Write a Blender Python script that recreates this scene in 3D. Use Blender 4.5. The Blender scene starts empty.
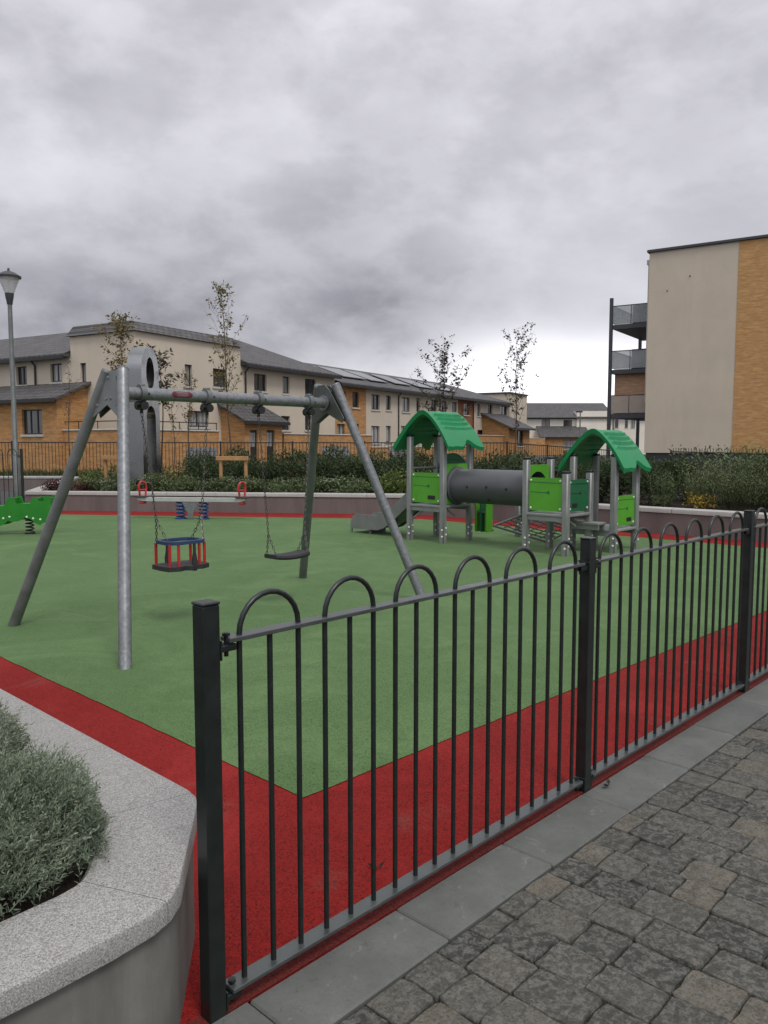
import bpy, math, random
from mathutils import Matrix, Vector, noise
PI = math.pi
R = math.radians
scene = bpy.context.scene
COL = scene.collection
rng = random.Random(7)

# ------------------------------------------------------------------ camera geometry (used to survey the place)
F, CAMH = 795.0, 1.5
PITCH = math.atan(68 / 795.0)
cp, sp_ = math.cos(PITCH), math.sin(PITCH)
def ray(x, y):
    a = (x - 384) / F; b = (512 - y) / F
    return (a, cp + b * sp_, -sp_ + b * cp)
def on_ground(x, y, z=0.0):
    d = ray(x, y); t = (z - CAMH) / d[2]
    return Vector((d[0] * t, d[1] * t, z))
def at(x, y, Y):
    d = ray(x, y); t = Y / d[1]
    return Vector((d[0] * t, Y, CAMH + d[2] * t))
# playground grid: u runs along the bow top fence, v into the playground
OX, OY = 0.884, 3.369
UX, UY = 0.6903, 0.72352
GROT = math.atan2(UY, UX)
def G(u, v, z=0.0):
    return Vector((OX + u * UX - v * UY, OY + u * UY + v * UX, z))

# ------------------------------------------------------------------ materials
def lin(c):
    return tuple((x / 12.92 if x <= .04045 else ((x + .055) / 1.055) ** 2.4) for x in c)
MATS = {}
class N:
    """small node helper"""
    def __init__(s, name, rough=.6, metal=0.0, spec=.5):
        m = bpy.data.materials.new(name); m.use_nodes = True
        s.m = m; s.t = m.node_tree; s.b = s.t.nodes['Principled BSDF']
        s.b.inputs['Roughness'].default_value = rough
        s.b.inputs['Metallic'].default_value = metal
        s.b.inputs['Specular IOR Level'].default_value = spec
        s.co = s.t.nodes.new('ShaderNodeTexCoord')
        MATS[name] = m
    def n(s, kind, **kw):
        nd = s.t.nodes.new(kind)
        for k, v in kw.items(): setattr(nd, k, v)
        return nd
    def link(s, a, b): s.t.links.new(a, b)
    def noise(s, scale, detail=4, rough=.6, vec=None, coord='Object', dist=0.0):
        nd = s.n('ShaderNodeTexNoise')
        nd.inputs['Scale'].default_value = scale; nd.inputs['Detail'].default_value = detail
        nd.inputs['Roughness'].default_value = rough; nd.inputs['Distortion'].default_value = dist
        s.link(vec if vec is not None else s.co.outputs[coord], nd.inputs['Vector'])
        return nd.outputs['Fac']
    def ramp(s, fac, stops):
        nd = s.n('ShaderNodeValToRGB'); cr = nd.color_ramp
        while len(cr.elements) < len(stops): cr.elements.new(.5)
        for e, (p, c) in zip(cr.elements, stops):
            e.position = p
            e.color = (c, c, c, 1) if isinstance(c, (int, float)) else (*c, 1)
        s.link(fac, nd.inputs['Fac'])
        return nd.outputs['Color']
    def mix(s, fac, a, b, mode='MIX'):
        nd = s.n('ShaderNodeMix', data_type='RGBA', blend_type=mode)
        for sock, v in ((nd.inputs[0], fac), (nd.inputs[6], a), (nd.inputs[7], b)):
            if isinstance(v, (int, float)): sock.default_value = v
            elif isinstance(v, tuple): sock.default_value = (*v, 1)
            else: s.link(v, sock)
        return nd.outputs[2]
    def math(s, op, a, b=0.0):
        nd = s.n('ShaderNodeMath', operation=op)
        for i, v in enumerate((a, b)):
            if isinstance(v, (int, float)): nd.inputs[i].default_value = v
            else: s.link(v, nd.inputs[i])
        return nd.outputs[0]
    def attr(s, name):
        nd = s.n('ShaderNodeAttribute', attribute_name=name)
        return nd.outputs['Fac']
    def base(s, c):
        if isinstance(c, tuple): s.b.inputs['Base Color'].default_value = (*c, 1)
        else: s.link(c, s.b.inputs['Base Color'])
        return s
    def rough(s, r): s.link(r, s.b.inputs['Roughness']); return s
    def bump(s, h, strength=.3, dist=.01):
        nd = s.n('ShaderNodeBump'); nd.inputs['Strength'].default_value = strength
        nd.inputs['Distance'].default_value = dist
        s.link(h, nd.inputs['Height']); s.link(nd.outputs['Normal'], s.b.inputs['Normal'])
        return s

def mul(c, k): return tuple(x * k for x in c)

def mottled(name, c, rough=.6, metal=0., var=.25, scale=6., spec=.5, fine=60., bump=.08, bd=.004):
    k = N(name, rough, metal, spec)
    a = k.noise(scale, 5); f = k.noise(fine, 3)
    col = k.mix(k.ramp(a, [(.3, 0.), (.7, 1.)]), mul(c, 1 - var), mul(c, 1 + var))
    col = k.mix(k.math('MULTIPLY', f, .35), col, mul(c, .75))
    k.base(col)
    k.rough(k.ramp(a, [(.3, max(.02, rough - .08)), (.7, min(1., rough + .1))]))
    if bump: k.bump(f, bump, bd)
    return k.m

def rubber(name, c1, c2, c3, sheen=.05):
    k = N(name, .9, 0, .15)
    v = k.n('ShaderNodeTexVoronoi'); v.inputs['Scale'].default_value = 170
    k.link(k.co.outputs['Object'], v.inputs['Vector'])
    sx = k.n('ShaderNodeSeparateColor'); k.link(v.outputs['Color'], sx.inputs[0])
    col = k.mix(k.ramp(sx.outputs[0], [(.15, 0.), (.85, 1.)]), c1, c2)
    col = k.mix(k.ramp(sx.outputs[1], [(.90, 0.), (.93, 1.)]), col, c3)
    big = k.noise(.55, 6, .62)
    col = k.mix(k.ramp(big, [(.35, 0.), (.7, .45)]), col, mul(c1, .68))
    lt = k.noise(1.1, 7, .68, dist=1.0)
    col = k.mix(k.ramp(lt, [(.48, 0.), (.68, .5)]), col, tuple(x * 1.2 + .008 for x in c2))
    st = k.noise(2.6, 5, .6, dist=.5)
    col = k.mix(k.ramp(st, [(.60, 0.), (.74, .18)]), col, (.16, .15, .12))
    sc = k.noise(9, 4, .7)
    col = k.mix(k.ramp(sc, [(.35, .14), (.6, 0.)]), col, mul(c1, .55))
    k.base(col)
    k.bump(v.outputs['Distance'], .45, .003)
    k.rough(k.ramp(big, [(.3, .72), (.7, .92)]))
    k.b.inputs['Sheen Weight'].default_value = sheen; k.b.inputs['Sheen Roughness'].default_value = .45
    k.b.inputs['Sheen Tint'].default_value = (*[min(1, .25 + x * 3.2) for x in c2], 1)
    return k.m
rubber('rubber_green', (.056, .115, .036), (.098, .165, .062), (.03, .055, .02), .18)
rubber('rubber_red', (.165, .007, .006), (.25, .014, .011), (.07, .006, .006))
rubber('rubber_red_dark', (.085, .012, .010), (.14, .022, .018), (.04, .012, .01))

# block paving: per-block tone from the mesh attribute, lichen mottling
k = N('paver', .8, 0, .35)
t = k.attr('tone')
c = k.ramp(t, [(0., (.026, .029, .027)), (.25, (.052, .054, .049)), (.5, (.088, .085, .073)), (.78, (.128, .118, .096)), (1., (.175, .142, .098))])
n1 = k.noise(38, 7, .72, dist=.6); n2 = k.noise(120, 4, .75); n3 = k.noise(2.2, 5, .6); n4 = k.noise(11, 5, .7, dist=.4)
c = k.mix(k.ramp(n4, [(.42, .55), (.58, 0.)]), c, (.045, .046, .040))
c = k.mix(k.ramp(n1, [(.45, 0.), (.58, .78)]), c, (.175, .172, .15))
c = k.mix(k.ramp(n2, [(.34, .8), (.52, 0.)]), c, (.026, .025, .02))
c = k.mix(k.ramp(n3, [(.4, 0.), (.7, .35)]), c, (.06, .062, .055))
k.base(c); k.bump(k.math('ADD', n1, k.math('MULTIPLY', n2, .8)), .8, .008)
k = N('joint_sand', .95, 0, .2)
n1 = k.noise(120, 3); k.base(k.ramp(n1, [(.3, (.012, .014, .009)), (.7, (.04, .042, .03))])); k.bump(n1, .5, .004)
# kerb slabs
k = N('slab_concrete', .72, 0, .4)
t = k.attr('tone'); n1 = k.noise(5, 6, .65); n2 = k.noise(140, 3, .7); n3 = k.noise(16, 6, .78, dist=.8)
c = k.mix(t, (.098, .105, .097), (.132, .138, .127))
c = k.mix(k.ramp(n1, [(.35, .6), (.65, 0.)]), c, (.07, .075, .07))
c = k.mix(k.ramp(n3, [(.60, 0.), (.70, .55)]), c, (.26, .25, .23))
n4 = k.noise(30, 6, .75, dist=.5)
c = k.mix(k.ramp(n4, [(.30, .7), (.42, 0.)]), c, (.05, .05, .045))
c = k.mix(k.ramp(n2, [(.3, .35), (.5, 0.)]), c, (.07, .07, .07))
k.base(c); k.bump(n2, .25, .002)
# granite coping
def granite(name, tone=1.):
    k = N(name, .62, 0, .45)
    n1 = k.noise(230, 3, .75); n2 = k.noise(330, 2, .6); n3 = k.noise(3.5, 5)
    c = k.ramp(n1, [(.34, mul((.12, .12, .115), tone)), (.48, mul((.29, .285, .27), tone)), (.62, mul((.46, .455, .435), tone))])
    c = k.mix(k.ramp(n2, [(.30, .8), (.42, 0.)]), c, (.07, .07, .07))
    c = k.mix(k.ramp(n3, [(.45, 0.), (.72, .28)]), c, (.20, .195, .175))
    k.base(c); k.bump(n1, .12, .002)
granite('granite', .88); granite('granite_pale', 1.2)
# cast concrete with run-off streaks that belong to the wall
k = N('cast_concrete', .78, 0, .35)
mp = k.n('ShaderNodeMapping'); mp.inputs['Scale'].default_value = (7, 7, .9)
k.link(k.co.outputs['Object'], mp.inputs['Vector'])
s1 = k.noise(1.0, 6, .65, vec=mp.outputs[0]); n1 = k.noise(4, 5); n2 = k.noise(150, 2)
c = k.ramp(n1, [(.3, (.105, .103, .092)), (.7, (.165, .16, .145))])
c = k.mix(k.ramp(s1, [(.45, 0.), (.7, .6)]), c, (.062, .06, .052))
k.base(c); k.bump(n2, .2, .003)
k = N('bed_wall', .75, 0, .4)
mp = k.n('ShaderNodeMapping'); mp.inputs['Scale'].default_value = (3, 3, .6)
k.link(k.co.outputs['Object'], mp.inputs['Vector'])
s1 = k.noise(1.0, 6, .65, vec=mp.outputs[0]); n1 = k.noise(2, 5)
c = k.mix(k.ramp(s1, [(.35, 0.), (.7, 1.)]), (.115, .095, .090), (.165, .138, .130)); k.base(c)
mottled('soil', (.035, .026, .02), .95, var=.5, scale=9, spec=.2, bump=.8, bd=.03)
mottled('asphalt', (.055, .055, .055), .9, var=.2, scale=1.5, fine=180, spec=.3, bump=.3)
mottled('verge', (.07, .10, .035), .95, var=.4, scale=1.2, fine=40, spec=.2, bump=.6, bd=.03)
# metals and paints
mottled('fence_paint', (.010, .0145, .0135), .36, var=.25, scale=14, spec=.5, bump=.04)
mottled('fence_rail', (.050, .058, .056), .34, var=.25, scale=14, spec=.8, bump=.04)
mottled('railing_paint', (.018, .017, .016), .55, var=.2, scale=9, spec=.4)
k = N('galvanised', .46, .5, .5)
v = k.n('ShaderNodeTexVoronoi'); v.inputs['Scale'].default_value = 45
k.link(k.co.outputs['Object'], v.inputs['Vector'])
sx = k.n('ShaderNodeSeparateColor'); k.link(v.outputs['Color'], sx.inputs[0])
n1 = k.noise(7, 5)
c = k.mix(sx.outputs[0], (.17, .18, .188), (.25, .262, .275))
c = k.mix(k.ramp(n1, [(.4, 0.), (.7, .5)]), c, (.14, .15, .155)); k.base(c)
k.rough(k.ramp(n1, [(.3, .36), (.7, .55)]))
mottled('galvanised_dull', (.17, .185, .18), .5, .6, var=.2, scale=8)
mottled('aluminium', (.25, .26, .255), .5, .25, var=.14, scale=5)
mottled('stainless', (.26, .27, .275), .24, .97, var=.1, scale=2.5, bump=.02)
mottled('chain_steel', (.13, .125, .115), .42, .8, var=.3, scale=40)
mottled('black_plastic', (.012, .012, .013), .45, var=.2, scale=20)
mottled('black_rubber', (.02, .02, .022), .7, var=.3, scale=20)
mottled('blue_rubber', (.018, .042, .105), .6, var=.2, scale=20)
mottled('red_plastic', (.42, .022, .022), .4, var=.15, scale=12)
mottled('blue_spring', (.018, .06, .19), .4, var=.15, scale=12)
mottled('plastic_roof', (.006, .215, .072), .38, var=.12, scale=3, bump=.05)
mottled('panel_lime', (.085, .33, .022), .42, var=.10, scale=4, bump=.03)
mottled('panel_dark', (.012, .115, .045), .45, var=.12, scale=4, bump=.03)
mottled('rocker_green', (.014, .19, .014), .42, var=.14, scale=4, bump=.03)
mottled('tunnel_grey', (.072, .075, .083), .40, var=.14, scale=3, bump=.04)
mottled('slide_grey', (.20, .205, .20), .42, .2, var=.15, scale=5)
mottled('pale_grey', (.42, .44, .42), .5, .2, var=.12)
mottled('white_cap', (.72, .72, .70), .5, var=.05)
mottled('timber', (.36, .205, .088), .75, var=.25, scale=7, fine=30)
mottled('rope', (.03, .03, .032), .85, var=.3, scale=30)
mottled('sticker', (.10, .012, .018), .4, var=.2, scale=20)
mottled('sticker_print', (.35, .30, .30), .5, var=.2)
# buildings
def render_mat(name, c):
    k = N(name, .85, 0, .3)
    mp = k.n('ShaderNodeMapping'); mp.inputs['Scale'].default_value = (1.4, 1.4, .18)
    k.link(k.co.outputs['Object'], mp.inputs['Vector'])
    s1 = k.noise(1., 6, .65, vec=mp.outputs[0]); n1 = k.noise(.5, 5)
    col = k.mix(k.ramp(n1, [(.3, 0.), (.7, 1.)]), mul(c, .93), mul(c, 1.05))
    col = k.mix(k.ramp(s1, [(.5, 0.), (.75, .25)]), col, mul(c, .72)); k.base(col)
    n2 = k.noise(60, 3); k.bump(n2, .2, .004)
render_mat('cream_render', (.54, .475, .385))
render_mat('apartment_render', (.49, .43, .345))
render_mat('white_render', (.70, .66, .58))
def brick_mat(name, a, b, mort, sc=1.):
    k = N(name, .85, 0, .3)
    sep = k.n('ShaderNodeSeparateXYZ'); k.link(k.co.outputs['Object'], sep.inputs[0])
    cmb = k.n('ShaderNodeCombineXYZ')
    k.link(k.math('ADD', sep.outputs[0], sep.outputs[1]), cmb.inputs[0]); k.link(sep.outputs[2], cmb.inputs[1])
    br = k.n('ShaderNodeTexBrick'); k.link(cmb.outputs[0], br.inputs['Vector'])
    br.inputs['Scale'].default_value = 1.; br.inputs['Brick Width'].default_value = .225 * sc
    br.inputs['Row Height'].default_value = .075 * sc; br.inputs['Mortar Size'].default_value = .007 * sc
    br.inputs['Color1'].default_value = (*a, 1); br.inputs['Color2'].default_value = (*b, 1)
    br.inputs['Mortar'].default_value = (*mort, 1)
    mp = k.n('ShaderNodeMapping'); mp.inputs['Scale'].default_value = (1.1, 7., 1.)
    k.link(cmb.outputs[0], mp.inputs['Vector'])
    s1 = k.noise(1.3, 5, .7, vec=mp.outputs[0])
    col = k.mix(k.ramp(s1, [(.38, 0.), (.62, .6)]), br.outputs['Color'], mul(b, .62)); k.base(col)
    k.bump(br.outputs['Fac'], .3, .004)
brick_mat('brick_buff', (.53, .285, .108), (.41, .198, .074), (.44, .31, .18))
brick_mat('brick_yellow', (.56, .32, .125), (.44, .235, .088), (.45, .32, .18))
brick_mat('brick_pale', (.50, .31, .19), (.42, .24, .14), (.42, .34, .26))
brick_mat('brick_red', (.33, .125, .055), (.25, .09, .042), (.3, .22, .15))
k = N('slate', .62, 0, .4)
sep = k.n('ShaderNodeSeparateXYZ'); k.link(k.co.outputs['Object'], sep.inputs[0])
cmb = k.n('ShaderNodeCombineXYZ'); k.link(sep.outputs[0], cmb.inputs[0])
k.link(k.math('MULTIPLY', sep.outputs[2], 2.2), cmb.inputs[1])
br = k.n('ShaderNodeTexBrick'); k.link(cmb.outputs[0], br.inputs['Vector'])
br.inputs['Scale'].default_value = 1; br.inputs['Brick Width'].default_value = .33; br.inputs['Row Height'].default_value = .34
br.inputs['Mortar Size'].default_value = .034
br.inputs['Color1'].default_value = (.112, .106, .106, 1); br.inputs['Color2'].default_value = (.062, .06, .062, 1)
br.inputs['Mortar'].default_value = (.022, .021, .022, 1)
n1 = k.noise(.7, 5)
k.base(k.mix(k.ramp(n1, [(.35, 0.), (.7, .45)]), br.outputs['Color'], (.055, .053, .052))); k.bump(br.outputs['Fac'], .5, .02)
mottled('dark_trim', (.022, .022, .024), .5, var=.2)
mottled('window_frame', (.035, .036, .04), .45, var=.15)
mottled('sill_concrete', (.48, .46, .42), .8, var=.12)
mottled('steel_grey', (.045, .05, .056), .5, .2, var=.2)
k = N('window_glass', .06, 0, .9); n1 = k.noise(.9, 3)
k.base(k.ramp(n1, [(.35, (.012, .014, .016)), (.62, (.05, .055, .058))]))
k = N('curtained_glass', .1, 0, .9)
mp = k.n('ShaderNodeMapping'); mp.inputs['Scale'].default_value = (9, 9, .5); k.link(k.co.outputs['Object'], mp.inputs['Vector'])
n1 = k.noise(1., 3, vec=mp.outputs[0]); k.base(k.ramp(n1, [(.4, (.16, .17, .17)), (.6, (.34, .35, .34))]))
k = N('balcony_glass', .12, 0, .6); n1 = k.noise(.5, 3)
k.base(k.ramp(n1, [(.3, (.22, .25, .26)), (.7, (.36, .39, .40))])); k.b.inputs['Alpha'].default_value = .55
k = N('frosted_glass', .3, 0, .5); n1 = k.noise(.5, 3)
k.base(k.ramp(n1, [(.3, (.34, .29, .24)), (.7, (.44, .38, .32))])); k.b.inputs['Alpha'].default_value = .7
k = N('lamp_glass', .15, 0, .5); n1 = k.noise(3., 2)
k.base(k.ramp(n1, [(.3, (.62, .64, .65)), (.7, (.74, .75, .76))])); k.b.inputs['Alpha'].default_value = .62
k = N('solar_glass', .18, 0, .7); n1 = k.noise(1., 2); k.base(k.ramp(n1, [(.3, (.09, .095, .10)), (.7, (.14, .145, .15))]))

def leaf_mat(name, dark, light, trans=.25):
    k = N(name, .6, 0, .3)
    oi = k.n('ShaderNodeObjectInfo')
    t = k.attr('tone')
    c = k.mix(t, dark, light)
    c = k.mix(k.math('MULTIPLY', oi.outputs['Random'], .6), c, k.mix(t, mul(dark, .75), (light[0] * .75, light[1] * .62, light[2] * .6))); k.base(c)
    try: k.b.inputs['Subsurface Weight'].default_value = 0
    except Exception: pass
    tr = k.n('ShaderNodeBsdfTranslucent'); k.link(c, tr.inputs['Color'])
    ms = k.n('ShaderNodeMixShader'); ms.inputs[0].default_value = trans
    k.link(k.b.outputs[0], ms.inputs[1]); k.link(tr.outputs[0], ms.inputs[2])
    k.link(ms.outputs[0], k.t.nodes['Material Output'].inputs['Surface'])
leaf_mat('leaf_evergreen', (.022, .040, .017), (.085, .125, .05))
leaf_mat('leaf_hedge', (.055, .082, .034), (.185, .235, .105))
leaf_mat('leaf_lime', (.075, .12, .028), (.18, .24, .065))
leaf_mat('leaf_red', (.05, .012, .014), (.11, .03, .03))
leaf_mat('leaf_olive', (.11, .09, .03), (.30, .25, .10), .4)
leaf_mat('leaf_dark', (.035, .035, .026), (.11, .108, .07), .35)
leaf_mat('leaf_yellow', (.20, .15, .03), (.48, .36, .06))
leaf_mat('petal_white', (.5, .5, .46), (.75, .75, .7))
leaf_mat('leaf_silver', (.072, .100, .066), (.30, .365, .26), .3)
leaf_mat('grass_blade', (.04, .06, .02), (.10, .12, .045))
leaf_mat('dead_leaf', (.012, .006, .005), (.025, .012, .01), .1)
mottled('bark', (.085, .062, .046), .9, var=.3, scale=14, bump=.5, bd=.01)
mottled('bark_dark', (.03, .024, .02), .9, var=.3, scale=14, bump=.4, bd=.01)

# ------------------------------------------------------------------ mesh builder
class MB:
    def __init__(s, T=None):
        s.v = []; s.f = []; s.tone = None; s.T = T
    def add(s, vs, fs, tone=None):
        o = len(s.v)
        for p in vs:
            p = Vector(p)
            s.v.append(s.T @ p if s.T is not None else p)
        s.f += [tuple(i + o for i in f) for f in fs]
        if tone is not None:
            if s.tone is None: s.tone = []
            s.tone += [tone] * len(fs)
        return s
    def box(s, a, b, M=None, bev=0.0):
        (x0, y0, z0), (x1, y1, z1) = a, b
        if bev <= 0:
            vs = [(x0, y0, z0), (x1, y0, z0), (x1, y1, z0), (x0, y1, z0), (x0, y0, z1), (x1, y0, z1), (x1, y1, z1), (x0, y1, z1)]
            fs = [(0, 3, 2, 1), (4, 5, 6, 7), (0, 1, 5, 4), (1, 2, 6, 5), (2, 3, 7, 6), (3, 0, 4, 7)]
        else:
            d = min(bev, abs(x1 - x0) * .45, abs(y1 - y0) * .45, abs(z1 - z0) * .45)
            vs = []; idx = {}
            for i, (sx, X) in enumerate(((1, x0), (-1, x1))):
                for j, (sy, Y) in enumerate(((1, y0), (-1, y1))):
                    for k_, (sz, Z) in enumerate(((1, z0), (-1, z1))):
                        for ax in range(3):
                            p = [X + sx * d, Y + sy * d, Z + sz * d]
                            p[ax] = (X, Y, Z)[ax]
                            idx[(i, j, k_, ax)] = len(vs); vs.append(p)
            fs = []
            for i in range(2):
                q = [idx[(i, 0, 0, 0)], idx[(i, 1, 0, 0)], idx[(i, 1, 1, 0)], idx[(i, 0, 1, 0)]]; fs.append(q if i else q[::-1])
                q = [idx[(0, i, 0, 1)], idx[(1, i, 0, 1)], idx[(1, i, 1, 1)], idx[(0, i, 1, 1)]]; fs.append(q[::-1] if i else q)
                q = [idx[(0, 0, i, 2)], idx[(1, 0, i, 2)], idx[(1, 1, i, 2)], idx[(0, 1, i, 2)]]; fs.append(q if i else q[::-1])
            for i in range(2):
                for j in range(2):
                    def flip(q, c): return q if c else q[::-1]
                    fs.append(flip([idx[(i, j, 0, 0)], idx[(i, j, 0, 1)], idx[(i, j, 1, 1)], idx[(i, j, 1, 0)]], i == j))
                    fs.append(flip([idx[(i, 0, j, 0)], idx[(i, 0, j, 2)], idx[(i, 1, j, 2)], idx[(i, 1, j, 0)]], i != j))
                    fs.append(flip([idx[(0, i, j, 1)], idx[(0, i, j, 2)], idx[(1, i, j, 2)], idx[(1, i, j, 1)]], i == j))
                    for k_ in range(2):
                        fs.append(flip([idx[(i, j, k_, 0)], idx[(i, j, k_, 1)], idx[(i, j, k_, 2)]], (i + j + k_) % 2 == 1))
        if M is not None: vs = [M @ Vector(p) for p in vs]
        return s.add(vs, fs)
    def tube(s, pts, r, n=10, closed=False, caps=True, start=None):
        pts = [Vector(p) for p in pts]; m = len(pts)
        rs = r if isinstance(r, (list, tuple)) else [r] * m
        tang = []
        for i in range(m):
            if closed: t = pts[(i + 1) % m] - pts[i - 1]
            else: t = pts[min(i + 1, m - 1)] - pts[max(i - 1, 0)]
            tang.append(t.normalized())
        ref = Vector((0, 0, 1)) if abs(tang[0].z) < .9 else Vector((1, 0, 0))
        if start is not None: ref = Vector(start)
        nrm = (ref - tang[0] * ref.dot(tang[0])).normalized()
        vs = []
        for i in range(m):
            nrm = (nrm - tang[i] * nrm.dot(tang[i])).normalized()
            b = tang[i].cross(nrm)
            for k_ in range(n):
                a = 2 * PI * k_ / n
                vs.append(pts[i] + (nrm * math.cos(a) + b * math.sin(a)) * rs[i])
        fs = []
        for i in range(m if closed else m - 1):
            j = (i + 1) % m
            for k_ in range(n):
                l = (k_ + 1) % n
                fs.append((i * n + k_, i * n + l, j * n + l, j * n + k_))
        if caps and not closed:
            fs.append(tuple(range(n))[::-1]); fs.append(tuple((m - 1) * n + k_ for k_ in range(n)))
        return s.add(vs, fs)
    def cyl(s, a, b, r, n=16, r2=None): return s.tube([a, b], [r, r if r2 is None else r2], n)
    def prism(s, poly, z0, z1):
        """poly: ccw list of (x,y)"""
        n = len(poly)
        vs = [(x, y, z0) for x, y in poly] + [(x, y, z1) for x, y in poly]
        fs = [tuple(range(n))[::-1], tuple(range(n, 2 * n))]
        fs += [(i, (i + 1) % n, n + (i + 1) % n, n + i) for i in range(n)]
        return s.add(vs, fs)
    def plate(s, poly, o, ax, ay, th):
        """outline poly (a,b) in the plane o + a*ax + b*ay, thickness th along ax x ay, centred"""
        o, ax, ay = Vector(o), Vector(ax), Vector(ay); nz = ax.cross(ay).normalized() * (th / 2)
        n = len(poly)
        vs = [o + ax * a + ay * b - nz for a, b in poly] + [o + ax * a + ay * b + nz for a, b in poly]
        fs = [tuple(range(n))[::-1], tuple(range(n, 2 * n))]
        fs += [(i, (i + 1) % n, n + (i + 1) % n, n + i) for i in range(n)]
        return s.add(vs, fs)
    def ring_plate(s, outer, inner, o, ax, ay, th):
        """outer and inner loops with equal counts: a plate with one hole"""
        o, ax, ay = Vector(o), Vector(ax), Vector(ay); nz = ax.cross(ay).normalized() * (th / 2)
        n = len(outer); vs = []
        for sg in (-1, 1):
            for loop in (outer, inner): vs += [o + ax * a + ay * b + nz * sg for a, b in loop]
        fs = []
        for i in range(n):
            j = (i + 1) % n
            fs.append((2 * n + i, 2 * n + j, 3 * n + j, 3 * n + i)); fs.append((j, i, n + i, n + j))
            fs.append((i, j, 2 * n + j, 2 * n + i)); fs.append((n + j, n + i, 3 * n + i, 3 * n + j))
        return s.add(vs, fs)
    def leaf(s, p, d, up, L, W, tone):
        d = d.normalized(); sd = d.cross(up)
        if sd.length < 1e-4: sd = d.cross(Vector((1, .3, .2)))
        sd.normalize(); nrm = sd.cross(d)
        m = p + d * (L * .45) + nrm * (L * .06)
        s.add([p, m - sd * (W / 2), p + d * L, m + sd * (W / 2)], [(0, 1, 2, 3)], tone)
    def build(s, name, mat, parent=None, smooth=True, angle=38, loc=None):
        me = bpy.data.meshes.new(name)
        vs = s.v
        me.from_pydata([tuple(v) for v in vs], [], s.f)
        me.materials.append(MATS[mat])
        if s.tone is not None:
            a = me.attributes.new('tone', 'FLOAT', 'FACE'); a.data.foreach_set('value', s.tone)
        if smooth:
            me.polygons.foreach_set('use_smooth', [True] * len(me.polygons))
            me.set_sharp_from_angle(angle=R(angle))
        me.update()
        o = bpy.data.objects.new(name, me); COL.objects.link(o)
        if parent is not None: o.parent = parent
        if loc is not None: o.location = loc
        return o

def tag(o, label=None, cat=None, group=None, kind=None):
    if label: o['label'] = label
    if cat: o['category'] = cat
    if group: o['group'] = group
    if kind: o['kind'] = kind
    return o
def thing(name, label, cat, loc, rz=0.0, group=None):
    o = bpy.data.objects.new(name, None); COL.objects.link(o)
    o.empty_display_size = .2; o.location = loc; o.rotation_euler = (0, 0, rz)
    return tag(o, label, cat, group)
def struct(o): o['kind'] = 'structure'; return o
def copy_tree(o, parent=None):
    c = o.copy(); COL.objects.link(c)
    if parent is not None: c.parent = parent
    for ch in list(o.children): copy_tree(ch, c)
    return c
def gframe(u, v, z=0.0):
    """root location and the shift that turns (u,v,z) into coordinates of a root with GROT"""
    return G(u, v, z), Matrix.Translation((-u, -v, -z))

# ------------------------------------------------------------------ ground
def sheet(name, poly, z, mat, grid=False):
    m = MB(); m.add([(x, y, z) for x, y in poly], [tuple(range(len(poly)))])
    return struct(m.build(name, mat, smooth=False))
def lerp2(a, b, t): return (a[0] + (b[0] - a[0]) * t, a[1] + (b[1] - a[1]) * t)
def guv(*l): return [tuple(G(u, v)[:2]) for u, v in l]
sheet('ground', [(-400, -60), (400, -60), (400, 600), (-400, 600)], -.030, 'asphalt')
# playground surface: green rubber with a red rubber margin
WALL_U = 9.83
A_ = Vector((-8.15, 18.05)); B_ = Vector((.75, 16.90)); C_ = G(WALL_U, -6).xy
def to_uv(x, y):
    dx, dy = x - OX, y - OY
    return (dx * UX + dy * UY, -dx * UY + dy * UX)
ua, va = to_uv(*A_); ub, vb = to_uv(*B_)
outer = [(-3.2, -.02), (WALL_U, -.02), (ub, vb), (ua, va), (-3.2, va - 1)]
sheet('rubber_border', guv(*outer), -.004, 'rubber_red')
gl = at(65, 515, 16.95); gr = at(345, 518, 16.2)
ul, vl = to_uv(-8.5, 17.15); uk, vk = to_uv(.55, 15.85)
inner = [(-.92, .82), (9.05, .60), (8.95, 8.75), (uk, vk), (ul, vl), (-.95, va - 2)]
_w = random.Random(12); wav = []
for (a, b) in zip(inner, inner[1:] + inner[:1]):
    n_ = max(1, int(math.dist(a, b) / .12))
    for i_ in range(n_): p_ = lerp2(a, b, i_ / n_); wav.append((p_[0] + _w.uniform(-.004, .004), p_[1] + _w.uniform(-.004, .004)))
sheet('rubber_surface', guv(*wav), .000, 'rubber_green')
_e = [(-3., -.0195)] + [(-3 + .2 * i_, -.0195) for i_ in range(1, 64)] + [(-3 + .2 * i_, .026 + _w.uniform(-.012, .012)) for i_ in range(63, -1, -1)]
sheet('rubber_edge', guv(*_e), .0015, 'rubber_red_dark')  # thin strip of darker red along the fence line, inner side wavering
sheet('footpath', [(-60, 18.9), (-9.2, 18.9), (-11.3, 26.2), (-60, 26.2)], -.015, 'asphalt')
sheet('lawn', [(-90, 30), (-9, 30), (12, 62), (10, 200), (-90, 200)], -.018, 'verge')

# concrete kerb slabs beside the fence
m = MB(); u = -4.76; m.tone = []
r2 = random.Random(3)
while u < 12:
    L = .585
    n0 = len(m.f)
    j = r2.uniform(-.003, .003)
    m.box((u + .0015, -.245 + j, -.06), (u + L - .0015, -.022 + j, .004 + r2.uniform(-.002, .002)), bev=.006)
    m.tone += [r2.random()] * (len(m.f) - n0)
    u += L
o = m.build('kerb', 'slab_concrete', smooth=False); o.location = G(0, 0); o.rotation_euler.z = GROT; struct(o)
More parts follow.
